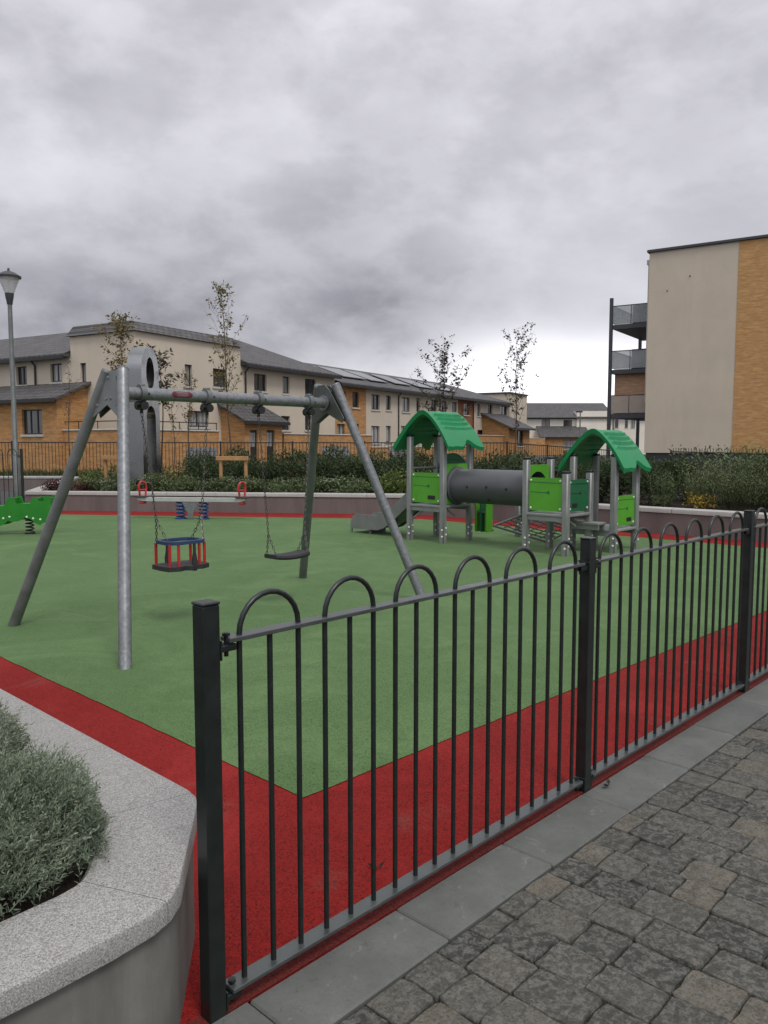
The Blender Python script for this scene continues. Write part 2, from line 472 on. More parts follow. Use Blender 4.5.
# block paving
sheet('paving_bed', guv((-8, -.2), (-8, -14), (16, -14), (16, -.2)), -.013, 'joint_sand')
m = MB(); m.tone = []
u = -4.2; W = .152
while u < 9.0:
    w = W + r2.uniform(-.003, .003)
    v = -.252
    first = True
    while v > -4.6:
        L = r2.choice((.075, .10, .13)) if first else r2.choice((.135, .16, .18, .19, .205))
        first = False
        n0 = len(m.f)
        g = .0027; h = r2.uniform(-.0045, .0015)
        x0, x1, y0, y1 = u + g, u + w - g, v - L + g, v - g
        jj = lambda s_=.0035: r2.uniform(-s_, s_)
        # worn outline: corners and edge middles wander
        base = []
        for (xa, ya), (xb, yb) in (((x0, y0), (x1, y0)), ((x1, y0), (x1, y1)), ((x1, y1), (x0, y1)), ((x0, y1), (x0, y0))):
            for q in (.045, .35, .65, .955):
                base.append((xa + (xb - xa) * q + jj(.0034), ya + (yb - ya) * q + jj(.0034)))
        cx, cy = (x0 + x1) / 2, (y0 + y1) / 2; n = len(base); tx, ty = jj(.03), jj(.03)
        lo = [(x, y, -.03) for x, y in base]
        md = [(x, y, h - .004) for x, y in base]
        tp = [(cx + (x - cx) * .972, cy + (y - cy) * .976, h + tx * (x - cx) + ty * (y - cy) + jj(.001)) for x, y in base]
        fs = []
        for i in range(n):
            q = (i + 1) % n
            fs += [(i, q, n + q, n + i), (n + i, n + q, 2 * n + q, 2 * n + i)]
        fs.append(tuple(range(2 * n, 3 * n)))
        m.add(lo + md + tp, fs)
        tone = min(.88, max(.05, r2.gauss(.46, .22)))
        if r2.random() < .14: tone = r2.uniform(0, .15)
        elif r2.random() < .15: tone = r2.uniform(.80, 1.)
        m.tone += [tone] * len(fs)
        v -= L
    u += w
o = m.build('paving', 'paver', smooth=False); o.location = G(0, 0); o.rotation_euler.z = GROT; struct(o)

# ------------------------------------------------------------------ bow top fence
def bow_fence(loc, rz, panels, label, hoops=6, pitch=.10026, post_first=True, name='bow_top_fence'):
    root = thing(name, label, 'fence', loc, rz)
    span = pitch * (hoops * 3 + 1)
    def post(x):
        p = MB().box((-.025, -.025, -.05), (.025, .025, 1.098), bev=.003).build('fence_post', 'fence_paint', root, smooth=False)
        c = MB().box((-.027, -.027, 1.098), (.027, .027, 1.106), bev=.003).build('cap', 'fence_paint', p, smooth=False)
        p.location.x = x
        return p
    posts = [post(0.)]
    # one panel, then copies
    ZT, ZB = 1.0, .056
    m = MB()
    m.box((.056, -.022, ZT - .008), (span - .056, .022, ZT + .004), bev=.0015)
    pan = m.build('fence_panel', 'fence_rail', root, smooth=False)
    MB().box((.046, -.027, ZB - .008), (span - .046, .027, ZB + .004), bev=.0015).build('lower_rail', 'fence_rail', pan, smooth=False)
    x = pitch
    h = MB()
    pts = [(0, 0, ZB - .01), (0, 0, ZT)]
    for i in range(13):
        a = PI - PI * i / 12
        pts.append((pitch + pitch * math.cos(a), 0, ZT + .004 + pitch * math.sin(a)))
    pts += [(2 * pitch, 0, ZB - .01)]
    h.tube(pts, .008, 10, start=(0, 1, 0))
    hoop = h.build('hoop', 'fence_paint', pan)
    bar = MB().cyl((0, 0, ZB - .01), (0, 0, ZT - .004), .008, 10).build('infill_bar', 'fence_paint', pan)
    hoop.location.x = pitch; bar.location.x = 2 * pitch
    for i in range(1, hoops):
        for src, x0 in ((hoop, pitch), (bar, 2 * pitch)):
            c = src.copy(); COL.objects.link(c); c.location.x = x0 + 3 * pitch * i
    for x0, sg in ((.025, 1), (span - .025, -1)):
        for z in (ZT - .018, ZB - .016):
            b = MB()
            b.box((0, -.018, z - .012), (.055, .018, z + .005), bev=.002)
            b.box((0, -.026, z - .03), (.005, .026, z + .022), bev=.001)
            b.cyl((.034, 0, z - .028), (.034, 0, z + .034), .006, 8)
            b.cyl((.034, 0, z + .026), (.034, 0, z + .033), .0115, 6)
            c = b.build('bracket', 'fence_paint', pan, smooth=False)
            c.location.x = x0; c.scale.x = sg
    for i in range(1, panels):
        c = copy_tree(pan); c.parent = root; c.location.x = span * i
    for i in range(1, panels + 1):
        c = copy_tree(posts[0]); c.parent = root; c.location.x = span * i
    return root
bow_fence(G(-1.93, 0), GROT, 6, 'dark green bow top railing between red rubber margin and grey kerb slabs')

# ------------------------------------------------------------------ near planter with silvery shrubs
PO = (-1.704, .40)
outline = [(-1.722, 15.5), (-1.722, .43), (-1.732, .37), (-1.758, .32), (-2.04, -.03), (-2.09, -.069), (-2.15, -.092), (-2.26, -.106), (-2.40, -.113), (-5.5, -.125)]
inline = [(-1.99, 15.5), (-1.99, .46), (-2.0, .43), (-2.012, .405), (-2.185, .185), (-2.20, .172), (-2.225, .158), (-2.27, .148), (-2.40, .14), (-5.5, .125)]
loc, SH = gframe(-1.9, .3)
pl = thing('raised_planter', 'raised concrete planter with speckled granite coping beside near fence post', 'planter', loc, GROT)
PZ = .42
def strip(mb, a, b, z0, z1, rnd=0.0):
    """solid strip between polylines a (outer) and b (inner)"""
    n = len(a)
    vs = []
    for (xa, ya), (xb, yb) in zip(a, b):
        dx, dy = xb - xa, yb - ya; L = math.hypot(dx, dy); ex, ey = dx / L * rnd, dy / L * rnd
        vs += [(xa, ya, z0), (xa, ya, z1 - rnd), (xa + ex * .3, ya + ey * .3, z1 - rnd * .3), (xa + ex, ya + ey, z1), (xb - ex, yb - ey, z1), (xb, yb, z1 - rnd), (xb, yb, z0)]
    q = 7; fs = []
    for i in range(n - 1):
        for k_ in range(q - 1):
            fs.append((i * q + k_, i * q + k_ + 1, (i + 1) * q + k_ + 1, (i + 1) * q + k_))
    fs.append(tuple(range(q))[::-1]); fs.append(tuple((n - 1) * q + k_ for k_ in range(q)))
    return mb.add(vs, fs)
def inset(pl_, d):
    out = []
    for i, p in enumerate(pl_):
        a = pl_[max(i - 1, 0)]; b = pl_[min(i + 1, len(pl_) - 1)]
        tx, ty = b[0] - a[0], b[1] - a[1]; L = math.hypot(tx, ty)
        out.append((p[0] + ty / L * d, p[1] - tx / L * d))
    return out
w_out = inset(outline, .018); w_in = inset(outline, .16)
m = MB(SH); strip(m, w_out, w_in, -.05, PZ - .052, .002); m.build('wall', 'cast_concrete', pl)
def seg(a, b, i0, t0, i1, t1):
    A, B = [lerp2(a[i0], a[i0 + 1], t0)], [lerp2(b[i0], b[i0 + 1], t0)]
    for i in range(i0 + 1, i1 + 1): A.append(a[i]); B.append(b[i])
    if t1 > 0: A.append(lerp2(a[i1], a[i1 + 1], t1)); B.append(lerp2(b[i1], b[i1 + 1], t1))
    return A, B
def coping(i0, t0, i1, t1):
    a, b = seg(outline, inline, i0, t0, i1, t1)
    # open the joint
    a[0] = lerp2(a[0], a[1], min(.4, .0025 / max(1e-4, math.dist(a[0], a[1])))); b[0] = lerp2(b[0], b[1], min(.4, .0025 / max(1e-4, math.dist(b[0], b[1]))))
    m = MB(SH); strip(m, a, b, PZ - .055, PZ, .012)
    return m.build('coping_stone', 'granite', pl)
st = [(0, .85), (0, .885), (0, .925), (0, .965), (1, .55), (5, .15), (8, .12), (8, .4)]
for a, b in zip(st, st[1:]): coping(a[0], a[1], b[0], b[1])
m = MB(SH)
for q in range(len(inline) - 1): pass
m.add([(x, y, .36) for x, y in inset(inline, -.05)] + [(-5.5, 15.5, .36)], [tuple(range(len(inline) + 1))])
m.build('soil', 'soil', pl, smooth=False)

def feathery_mound(seed, r, h, n, name='cotton_lavender'):
    """a cushion of upright sprigs, each with many short narrow leaves"""
    q = random.Random(seed); m = MB(); st = MB()
    for i in range(n):
        a = q.uniform(0, 2 * PI); rr = math.sqrt(q.random())
        lump = 1 + .22 * noise.noise(Vector((math.cos(a) * rr * 2.2 + seed, math.sin(a) * rr * 2.2, seed * .7)))
        px, py = math.cos(a) * rr * r * lump, math.sin(a) * rr * r * lump
        top = h * math.sqrt(max(.0, 1 - (rr * .93) ** 2.4)) * lump
        depth = q.random() ** 2.2 * .45
        z1 = max(.03, top * (1 - depth) + q.uniform(-.02, .02))
        d = Vector((px / r * .55, py / r * .55, .8)) + Vector((q.gauss(0, .34), q.gauss(0, .34), q.gauss(0, .12)))
        if rr > .85: d.z *= .55
        d.normalize()
        L = q.uniform(.05, .095); lump2 = noise.noise(Vector((px * 9, py * 9, seed)))
        p1 = Vector((px, py, z1 + .03 * lump2))
        if q.random() < .10: e_ = q.uniform(.01, .035); p1 = p1 + d * e_; L += e_
        p1 = Vector(p1); p0 = p1 - d * L
        if p0.z < .0: p0.z = .0
        tone0 = min(1, max(0, q.uniform(.25, .8) + .35 * lump2 - .35 * (q.random() < .06)))
        ax = d
        s1 = ax.orthogonal().normalized(); s2 = ax.cross(s1)
        # stem as a narrow blade
        m.add([p0 - s1 * .0013, p0 + s1 * .0013, p1 + s1 * .0008, p1 - s1 * .0008], [(0, 1, 2, 3)], tone0 * .6)
        nl = 13
        for k_ in range(nl):
            t = k_ / (nl - 1); an = k_ * 2.4 + q.random()
            side = s1 * math.cos(an) + s2 * math.sin(an)
            b = p0 + (p1 - p0) * (t * .98)
            ld = (ax * (.55 + .5 * t) + side * (1.0 - .5 * t)).normalized()
            m.leaf(b, ld, Vector((q.gauss(0, 1), q.gauss(0, 1), q.gauss(0, 1))), q.uniform(.013, .022) * (1.15 - .4 * t), q.uniform(.0032, .0052), min(1, max(0, tone0 + q.uniform(-.15, .25) + .18 * t)))
    return m
SPOTS = [(-2.375, .48, .36, .285, 3900, 'silver green cotton lavender mound nearest the curved planter corner'),
         (-2.375, 1.04, .38, .345, 3600, 'silver green cotton lavender mound second along the straight coping'),
         (-2.40, 1.68, .40, .42, 3000, 'taller silver green cotton lavender mound at photo edge beside coping'),
         (-2.98, .55, .40, .30, 1700, 'silver green cotton lavender mound at the lower left photo edge')]
for i, (u, v, r, h, n, lab) in enumerate(SPOTS):
    root = thing('cotton_lavender', lab, 'shrub', G(u, v, .36), GROT, 'silvery shrubs in the near planter')
    feathery_mound(11 + i, r, h, n).build('foliage', 'leaf_silver', root, smooth=False)
    s = MB(); q = random.Random(i)
    for k_ in range(26):
        a = q.uniform(0, 2 * PI); rr = q.uniform(.2, .8) * r
        s.tube([(math.cos(a) * .04, math.sin(a) * .04, -.01), (math.cos(a) * rr * .6, math.sin(a) * rr * .6, h * .35), (math.cos(a) * rr, math.sin(a) * rr, h * .62)], [.006, .004, .002], 5)
    s.build('stem', 'bark', root)

# ------------------------------------------------------------------ swing frame
SV = 4.15
loc, SH = gframe(1.12, SV)
sw = thing('swing_frame', 'galvanised steel two bay swing frame standing on the green surface', 'swing frame', loc, GROT)
BZ = 1.90
feet = [(-.462, 3.185, -1), (-.475, 5.03, -1), (2.70, 3.27, 1), (2.735, 5.10, 1)]
for (fu, fv, sg) in feet:
    tu = .035 if sg < 0 else 2.26
    side = -1 if fv < SV else 1
    top = Vector((tu, SV + side * .125, 2.07)); bot = Vector((fu, fv, -.02))
    m = MB(SH); m.tube([bot, top], .0445, 20)
    leg = m.build('leg', 'galvanised' if side < 0 else 'galvanised_dull', sw)
    m = MB(SH); d = (top - bot).normalized(); m.tube([top - d * .004, top + d * .012], [.047, .040], 20); m.build('end_cap', 'galvanised_dull', leg)
m = MB(SH); m.cyl((.03, SV, BZ), (2.25, SV, BZ), .05, 24); beam = m.build('beam', 'galvanised', sw)
# rounded maker's plate on the beam: two bands of illegible print
m = MB(SH)
for i in range(1): pass
def plate_patch(u0, u1, a0, a1, r, n=8):
    vs = []; 
    for i in range(13):
        u = u0 + (u1 - u0) * i / 12
        e = min(1, min(i, 12 - i) / 2.0); e = math.sqrt(max(0.08, 1 - (1 - e) ** 2))
        for k_ in range(n + 1):
            a = (a0 + a1) / 2 + (a1 - a0) / 2 * e * (2 * k_ / n - 1)
            vs.append((u, SV - math.cos(a) * r, BZ + math.sin(a) * r))
    fs = [(i * (n + 1) + k_, (i + 1) * (n + 1) + k_, (i + 1) * (n + 1) + k_ + 1, i * (n + 1) + k_ + 1) for i in range(12) for k_ in range(n)]
    return vs, fs
m.add(*plate_patch(.505, .70, R(-20), R(38), .0512)); sp = m.build('maker_plate', 'sticker', beam)
m = MB(SH)
for a0, a1 in ((22, 26), (10, 12.5), (0, 2.5), (-8, -6)): m.add(*plate_patch(.545, .66, R(a0), R(a1), .0518, 2))
m.build('print', 'sticker_print', sp)
# end brackets: two triangular plates between the legs, with the beam flange
for tu, sg in ((.02, -1), (2.26, 1)):
    for off in (-.035, .035):
        m = MB(SH)
        lean = .24 * sg
        poly = [(-.10, .12), (-.05, .175), (.05, .175), (.10, .12), (.235, -.16), (.20, -.20), (.0, -.10), (-.20, -.20), (-.235, -.16)]
        ax = Vector((0, 1, 0)); ay = Vector((-lean * .98, 0, 1)).normalized()
        m.plate(poly, Vector((tu + off * .9, SV, BZ + .0)), ax, ay, .007)
        bp = m.build('bracket_plate', 'galvanised_dull', sw, smooth=False)
        if off * sg > 0:
            for a, b in ((-.16, -.10), (.16, -.10), (-.07, .12), (.07, .12), (-.035, -.05), (.035, -.05)):
                p = Vector((tu + off * .9, SV, BZ)) + ax * a + ay * b
                MB(SH).cyl(p - Vector((.012, 0, 0)), p + Vector((.012, 0, 0)), .013, 8).build('bolt', 'galvanised', bp, smooth=False)
    m = MB(SH); m.cyl((tu + sg * -.06, SV, BZ), (tu + sg * -.045, SV, BZ), .075, 24); m.build('beam_flange', 'galvanised', sw)
# hangers
HANG = [(.255, .87), (1.42, 2.02)]
for pair in HANG:
    for hu in pair:
        m = MB(SH)
        m.cyl((hu - .024, SV, BZ), (hu + .024, SV, BZ), .068, 24)
        m.box((hu - .022, SV - .03, BZ + .055), (hu + .022, SV + .03, BZ + .078), bev=.005)
        c = m.build('hanger_collar', 'galvanised_dull', sw)
        m = MB(SH)
        m.cyl((hu, SV - .055, BZ - .095), (hu, SV + .055, BZ - .095), .034, 14)
        m.cyl((hu - .05, SV, BZ - .088), (hu + .05, SV, BZ - .088), .026, 12)
        m.box((hu - .026, SV - .022, BZ - .10), (hu + .026, SV + .022, BZ - .05), bev=.006)
        m.cyl((hu, SV, BZ - .10), (hu, SV, BZ - .155), .014, 10)
        m.build('bearing', 'black_plastic', c)
        MB(SH).cyl((hu + .04, SV - .054, BZ), (hu + .04, SV + .054, BZ), .010, 8).build('pin', 'black_plastic', c)

def chain(mb, a, b, pitch=.030, r=.0032):
    a, b = Vector(a), Vector(b); L = (b - a).length; n = max(2, round(L / pitch)); d = (b - a) / n
    ax = d.normalized(); s1 = ax.orthogonal().normalized(); s2 = ax.cross(s1)
    for i in range(n):
        c = a + d * (i + .5); sd = s1 if i % 2 else s2
        hl, hw = d.length * .62, .0088
        pts = []
        for k_ in range(8):
            t = 2 * PI * k_ / 8 + PI / 8
            pts.append(c + ax * (math.copysign(abs(math.cos(t)) ** .8, math.cos(t)) * hl) + sd * (math.copysign(abs(math.sin(t)) ** .8, math.sin(t)) * hw))
        mb.tube(pts, r, 5, closed=True)
# cradle seat
u0, u1 = HANG[0]; um = (u0 + u1) / 2 + .02
loc, SH2 = gframe(um, SV, 0)
cr = thing('cradle_swing', 'cradle swing seat with red posts and blue rim hung on chains', 'swing seat', G(um, SV, .47), GROT)
SH2 = Matrix.Translation((-um, -SV, -.47))
RIM, BASE = .685, .475
def stadium(hu, hv, n=24, wav=0):
    pts = []
    for i in range(n):
        a = 2 * PI * i / n
        pts.append((math.copysign(abs(math.cos(a)) ** .55, math.cos(a)) * hu, math.copysign(abs(math.sin(a)) ** .55, math.sin(a)) * hv))
    return pts
o1 = stadium(.185, .15, 32); i1 = stadium(.15, .112, 32)
m = MB(SH2)
m.ring_plate(o1, i1, (um, SV, RIM), (1, 0, 0), (0, 1, 0), .028); m.build('rim', 'blue_rubber', cr)
m = MB(SH2)
base = [(-.215, -.13), (-.12, -.165), (-.05, -.14), (0, -.19), (.05, -.14), (.12, -.165), (.215, -.13), (.225, 0), (.215, .13), (.12, .15), (-.12, .15), (-.215, .13), (-.225, 0)]
m.prism([(um + a * .9, SV + b) for a, b in base], BASE - .02, BASE + .018); m.build('seat', 'black_rubber', cr, smooth=False)
for a, b in ((-.185, -.105), (-.11, -.13), (.11, -.13), (.185, -.105), (-.185, .11), (.185, .11)):
    a *= .9; m = MB(SH2); m.cyl((um + a, SV + b, BASE + .01), (um + a, SV + b, RIM - .01), .0125, 10); m.build('red_post', 'red_plastic', cr)
for a, b in ((-.045, .135), (.045, -.14)):
    m = MB(SH2); m.tube([(um + a, SV + b, RIM - .01), (um + a, SV + b, .60), (um + a, SV + b, .53), (um + a, SV + b, BASE - .03)], [.012, .013, .024, .020], 10); m.build('black_post', 'black_rubber', cr)
for hu, sg in ((u0, -1), (u1, 1)):
    knot = Vector((um + sg * .20 + (hu - (um + sg * .20)) * .17, SV, RIM + .20))
    m = MB(SH2); chain(m, (hu, SV, BZ - .15), knot)
    for b in (-.09, .09): chain(m, knot, (um + sg * .17, SV + b, RIM + .005))
    m.build('chain', 'chain_steel', cr)
# flat seat
u0, u1 = HANG[1]; um = (u0 + u1) / 2 + .02
fs_ = thing('flat_swing', 'flat black rubber swing seat hung on two chains', 'swing seat', G(um, SV, .44), GROT)
SH3 = Matrix.Translation((-um, -SV, -.44))
m = MB(SH3); n = 14; vs = []; 
for i in range(n + 1):
    a = -1 + 2 * i / n; uu = um + a * .205; sag = -.018 * (1 - a * a); wv = .085 + .012 * (1 - a ** 4)
    for (b, z) in ((-wv, .0), (-wv - .008, .018), (-wv, .038), (wv, .038), (wv + .008, .018), (wv, .0)): vs.append((uu, SV + b, .435 + sag + z))
fs = [(i * 6 + k_, i * 6 + (k_ + 1) % 6, (i + 1) * 6 + (k_ + 1) % 6, (i + 1) * 6 + k_) for i in range(n) for k_ in range(6)]
fs += [tuple(range(6))[::-1], tuple(n * 6 + k_ for k_ in range(6))]
m.add(vs, fs); m.build('seat', 'black_rubber', fs_)
for hu, sg in ((u0, -1), (u1, 1)):
    knot = Vector((um + sg * .205 + (hu - (um + sg * .205)) * .17, SV, .66))
    m = MB(SH3); chain(m, (hu, SV, BZ - .15), knot)
    for b in (-.07, .07): chain(m, knot, (um + sg * .19, SV + b, .47))
    m.build('chain', 'chain_steel', fs_)

# ------------------------------------------------------------------ play structure
PU, PV = 6.6, 5.0
ps = thing('play_structure', 'green and grey toddler play unit with two roofed towers, tunnel and slide', 'play structure', G(PU, PV), GROT)
SH = Matrix.Translation((-PU, -PV, 0))
BOLT = MB(); BOLT.tube([(0, 0, -.004), (0, 0, .006), (0, 0, .010)], [.017, .015, .007], 8)
bolt_mesh = None
def bolt(parent, p, nrm):
    global bolt_mesh
    if bolt_mesh is None:
        o = BOLT.build('bolt', 'white_cap', parent); bolt_mesh = o
    else:
        o = bolt_mesh.copy(); COL.objects.link(o); o.parent = parent
    o.location = SH @ Vector(p); o.rotation_euler = Vector(nrm).to_track_quat('Z', 'Y').to_euler()
PW = .045
def ppost(u, v, top, feet_bolts=True, z0=-.02):
    m = MB(SH); m.box((u - PW, v - PW, z0), (u + PW, v + PW, top), bev=.016)
    o = m.build('post', 'aluminium', ps)
    c = MB(SH).box((u - PW - .003, v - PW - .003, top), (u + PW + .003, v + PW + .003, top + .028), bev=.01).build('post_cap', 'black_plastic', o)
    if feet_bolts:
        for dz in (.10, .20):
            bolt(o, (u - PW, v - .018, dz), (-1, 0, 0)); bolt(o, (u + .018, v - PW, dz + .03), (0, -1, 0))
    return o
T1 = [(6.25, 5.95), (6.25, 6.62), (6.90, 5.95), (6.90, 6.62)]
TA = [(6.30, 4.50), (6.92, 4.50), (6.30, 3.87), (6.92, 3.87)]
TB = [(7.04, 3.56), (7.68, 3.56), (7.04, 4.20), (7.68, 4.20)]
for p in T1: ppost(*p, 1.62)
for i, p in enumerate(TA): ppost(*p, 1.29 if i < 2 else 1.11)
for p in TB: ppost(*p, 1.33)
def platform(u0, u1, v0, v1, z, name='platform'):
    m = MB(SH); m.box((u0, v0, z - .035), (u1, v1, z), bev=.006)
    m.box((u0 + .02, v0 + .01, z - .10), (u0 + .05, v1 - .01, z - .036)); m.box((u1 - .05, v0 + .01, z - .10), (u1 - .02, v1 - .01, z - .036))
    return m.build(name, 'aluminium', ps, smooth=False)
platform(6.21, 6.94, 5.91, 6.66, .57); platform(6.26, 6.96, 3.83, 4.54, .555); platform(7.0, 7.72, 3.52, 4.24, .32)
platform(6.80, 7.02, 3.66, 4.10, .42, 'step')
# dark under-structure braces
for (a, b) in (((6.27, 6.28, .54), (6.27, 6.57, .34)), ((6.32, 5.97, .54), (6.55, 5.97, .40)), ((6.35, 3.9, .50), (6.6, 3.9, .38))):
    m = MB(SH); m.cyl(a, b, .016, 8); m.build('brace', 'aluminium', ps)
def rrect(a0, a1, b0, b1, r=.025, n=4):
    pts = []
    for cx, cy, s0 in ((a1 - r, b0 + r, -PI / 2), (a1 - r, b1 - r, 0), (a0 + r, b1 - r, PI / 2), (a0 + r, b0 + r, PI)):
        for i in range(n + 1):
            t = s0 + PI / 2 * i / n; pts.append((cx + r * math.cos(t), cy + r * math.sin(t)))
    return pts
def panel(o, ax, L, z0, z1, mat, arched=0.0, slot=True, out=None, side=1):
    """flat play panel from post to post. o (u,v), ax unit (du,dv), L length"""
    o3 = Vector((o[0], o[1], 0)); a3 = Vector((ax[0], ax[1], 0)); nz = Vector(out)
    m = MB(SH); a0, a1 = PW + .008, L - PW - .008
    if arched:
        pts = [(a0, z0), (a1, z0), (a1, z1 - arched)]
        for i in range(1, 12):
            t = PI * i / 12; pts.append(((a0 + a1) / 2 + (a1 - a0) / 2 * math.cos(t), z1 - arched + arched * math.sin(t)))
        pts.append((a0, z1 - arched))
    else: pts = rrect(a0, a1, z0, z1)
    m.plate(pts, o3, a3, (0, 0, 1), .022)
    p = m.build('panel', mat, ps, smooth=False)
    # routed decorations: two lines, small triangle, letterbox slot
    m = MB(SH); off = nz * .0118
    W_ = a1 - a0; Hh = z1 - z0
    for (s0, s1, zz) in ((.04, .96, .86), (.04, .52, .56)):
        m.plate([(a0 + W_ * s0, z0 + Hh * zz), (a0 + W_ * s1, z0 + Hh * (zz - .015)), (a0 + W_ * s1, z0 + Hh * (zz - .015) + .008), (a0 + W_ * s0, z0 + Hh * zz + .008)], o3 + off, a3, (0, 0, 1), .003)
    m.plate([(a0 + W_ * .50, z0 + Hh * .56), (a0 + W_ * .62, z0 + Hh * .50), (a0 + W_ * .62, z0 + Hh * .62)], o3 + off, a3, (0, 0, 1), .003)
    m.build('routed_line', 'panel_dark' if mat != 'panel_dark' else 'black_plastic', p, smooth=False)
    if slot:
        m = MB(SH); c = .70 if side > 0 else .30
        m.plate(rrect(a0 + W_ * (c - .13), a0 + W_ * (c + .13), z0 + Hh * .12, z0 + Hh * .25, .012), o3 + off, a3, (0, 0, 1), .006)
        m.build('letter_slot', 'black_plastic', p, smooth=False)
    for a in (a0 + .03, a1 - .03):
        for z in (z0 + .035, z1 - .035 - arched): bolt(p, tuple(o3 + a3 * a + nz * .012 + Vector((0, 0, z))), out)
    return p
panel((6.25, 6.62), (0, -1), .67, .60, 1.06, 'panel_lime', out=(-1, 0, 0))
panel((6.90, 6.62), (0, -1), .67, .60, 1.36, 'panel_dark', arched=.24, slot=False, out=(-1, 0, 0))
panel((6.30, 4.50), (0, -1), .63, .59, 1.04, 'panel_lime', slot=False, out=(-1, 0, 0))
panel((6.30, 3.87), (1, 0), .62, .59, 1.02, 'panel_dark', out=(0, -1, 0), side=-1)
panel((7.04, 3.56), (1, 0), .64, .36, .78, 'panel_lime', out=(0, -1, 0))
# tunnel panels with round openings, and the tunnel
TU, TZ, TR = 6.575, .865, .258
def circ(cx, cy, r, n): return [(cx + r * math.cos(2 * PI * i / n), cy + r * math.sin(2 * PI * i / n)) for i in range(n)]
def sq(a0, a1, b0, b1, cx, cy, n):
    out = []
    for i in range(n):
        a = 2 * PI * i / n; c, s_ = math.cos(a), math.sin(a)
        k_ = min(((a1 if c > 0 else a0) - cx) / c if abs(c) > 1e-6 else 9, ((b1 if s_ > 0 else b0) - cy) / s_ if abs(s_) > 1e-6 else 9)
        out.append((cx + c * k_, cy + s_ * k_))
    return out
for v, u0, u1, zt in ((5.95, 6.25, 6.90, 1.20), (4.50, 6.30, 6.92, 1.21)):
    m = MB(SH); m.ring_plate(sq(u0 + .05, u1 - .05, .585, zt, TU, TZ, 40), circ(TU, TZ, TR - .01, 40), (0, v, 0), (1, 0, 0), (0, 0, 1), .022)
    m.build('tunnel_panel', 'panel_lime', ps, smooth=False)
m = MB(SH); prof = [(5.935, TR + .035), (5.90, TR + .03), (5.885, TR), (5.2, TR), (4.56, TR), (4.55, TR + .03), (4.515, TR + .035)]
vs = []; n = 40
for v, r in prof + [(4.515, TR - .012), (5.2, TR - .012), (5.935, TR - .012)]:
    vs += [(TU + r * math.cos(2 * PI * i / n), v, TZ + r * math.sin(2 * PI * i / n)) for i in range(n)]
q = len(prof) + 3
m.add(vs, [(i * n + j, i * n + (j + 1) % n, ((i + 1) % q) * n + (j + 1) % n, ((i + 1) % q) * n + j) for i in range(q) for j in range(n)])
tn = m.build('tunnel', 'tunnel_grey', ps)
for v in (5.55, 5.2, 4.85):
    for a in (168,) if v != 5.2 else (150, 196):
        a = R(a + (v * 40) % 30); p = (TU + TR * math.cos(a), v, TZ + TR * math.sin(a))
        m = MB(SH); d = Vector((math.cos(a), 0, math.sin(a))); m.cyl(Vector(p) - d * .005, Vector(p) + d * .006, .02, 10); m.build('screw_cap', 'black_plastic', tn)
# slide
m = MB(SH)
prof = [(6.60, .60), (6.72, .57), (6.90, .43), (7.10, .27), (7.28, .155), (7.42, .115), (7.75, .10), (8.02, .085)]
side = [(6.60, .80), (6.72, .77), (6.90, .63), (7.10, .48), (7.28, .37), (7.45, .325), (7.75, .325), (7.93, .32), (8.0, .28), (8.05, .18), (8.055, .02), (8.02, .0), (8.01, .07), (7.75, .07), (7.42, .08), (7.28, .12), (7.10, .23), (6.90, .39), (6.72, .53), (6.60, .555)]
sl = None
for uu in (6.34, 6.80):
    m = MB(SH); m.plate(side, (uu, 0, 0), (0, 1, 0), (0, 0, 1), .02)
    o = m.build('slide_side', 'slide_grey', ps, smooth=False)
m = MB(SH); vs = []
for v, z in prof: vs += [(6.345, v, z), (6.795, v, z), (6.795, v, z - .012), (6.345, v, z - .012)]
m.add(vs, [(i * 4 + k_, i * 4 + (k_ + 1) % 4, i * 4 + 4 + (k_ + 1) % 4, i * 4 + 4 + k_) for i in range(len(prof) - 1) for k_ in range(4)])
m.build('slide_bed', 'stainless', ps)
m = MB(SH); m.box((6.4, 7.62, -.02), (6.75, 7.68, .07)); m.build('slide_foot', 'galvanised_dull', ps, smooth=False)
m = MB(SH); m.tube([(6.3, 6.62, 1.12), (6.86, 6.62, 1.12)], .018, 10); m.build('grab_rail', 'aluminium', ps)
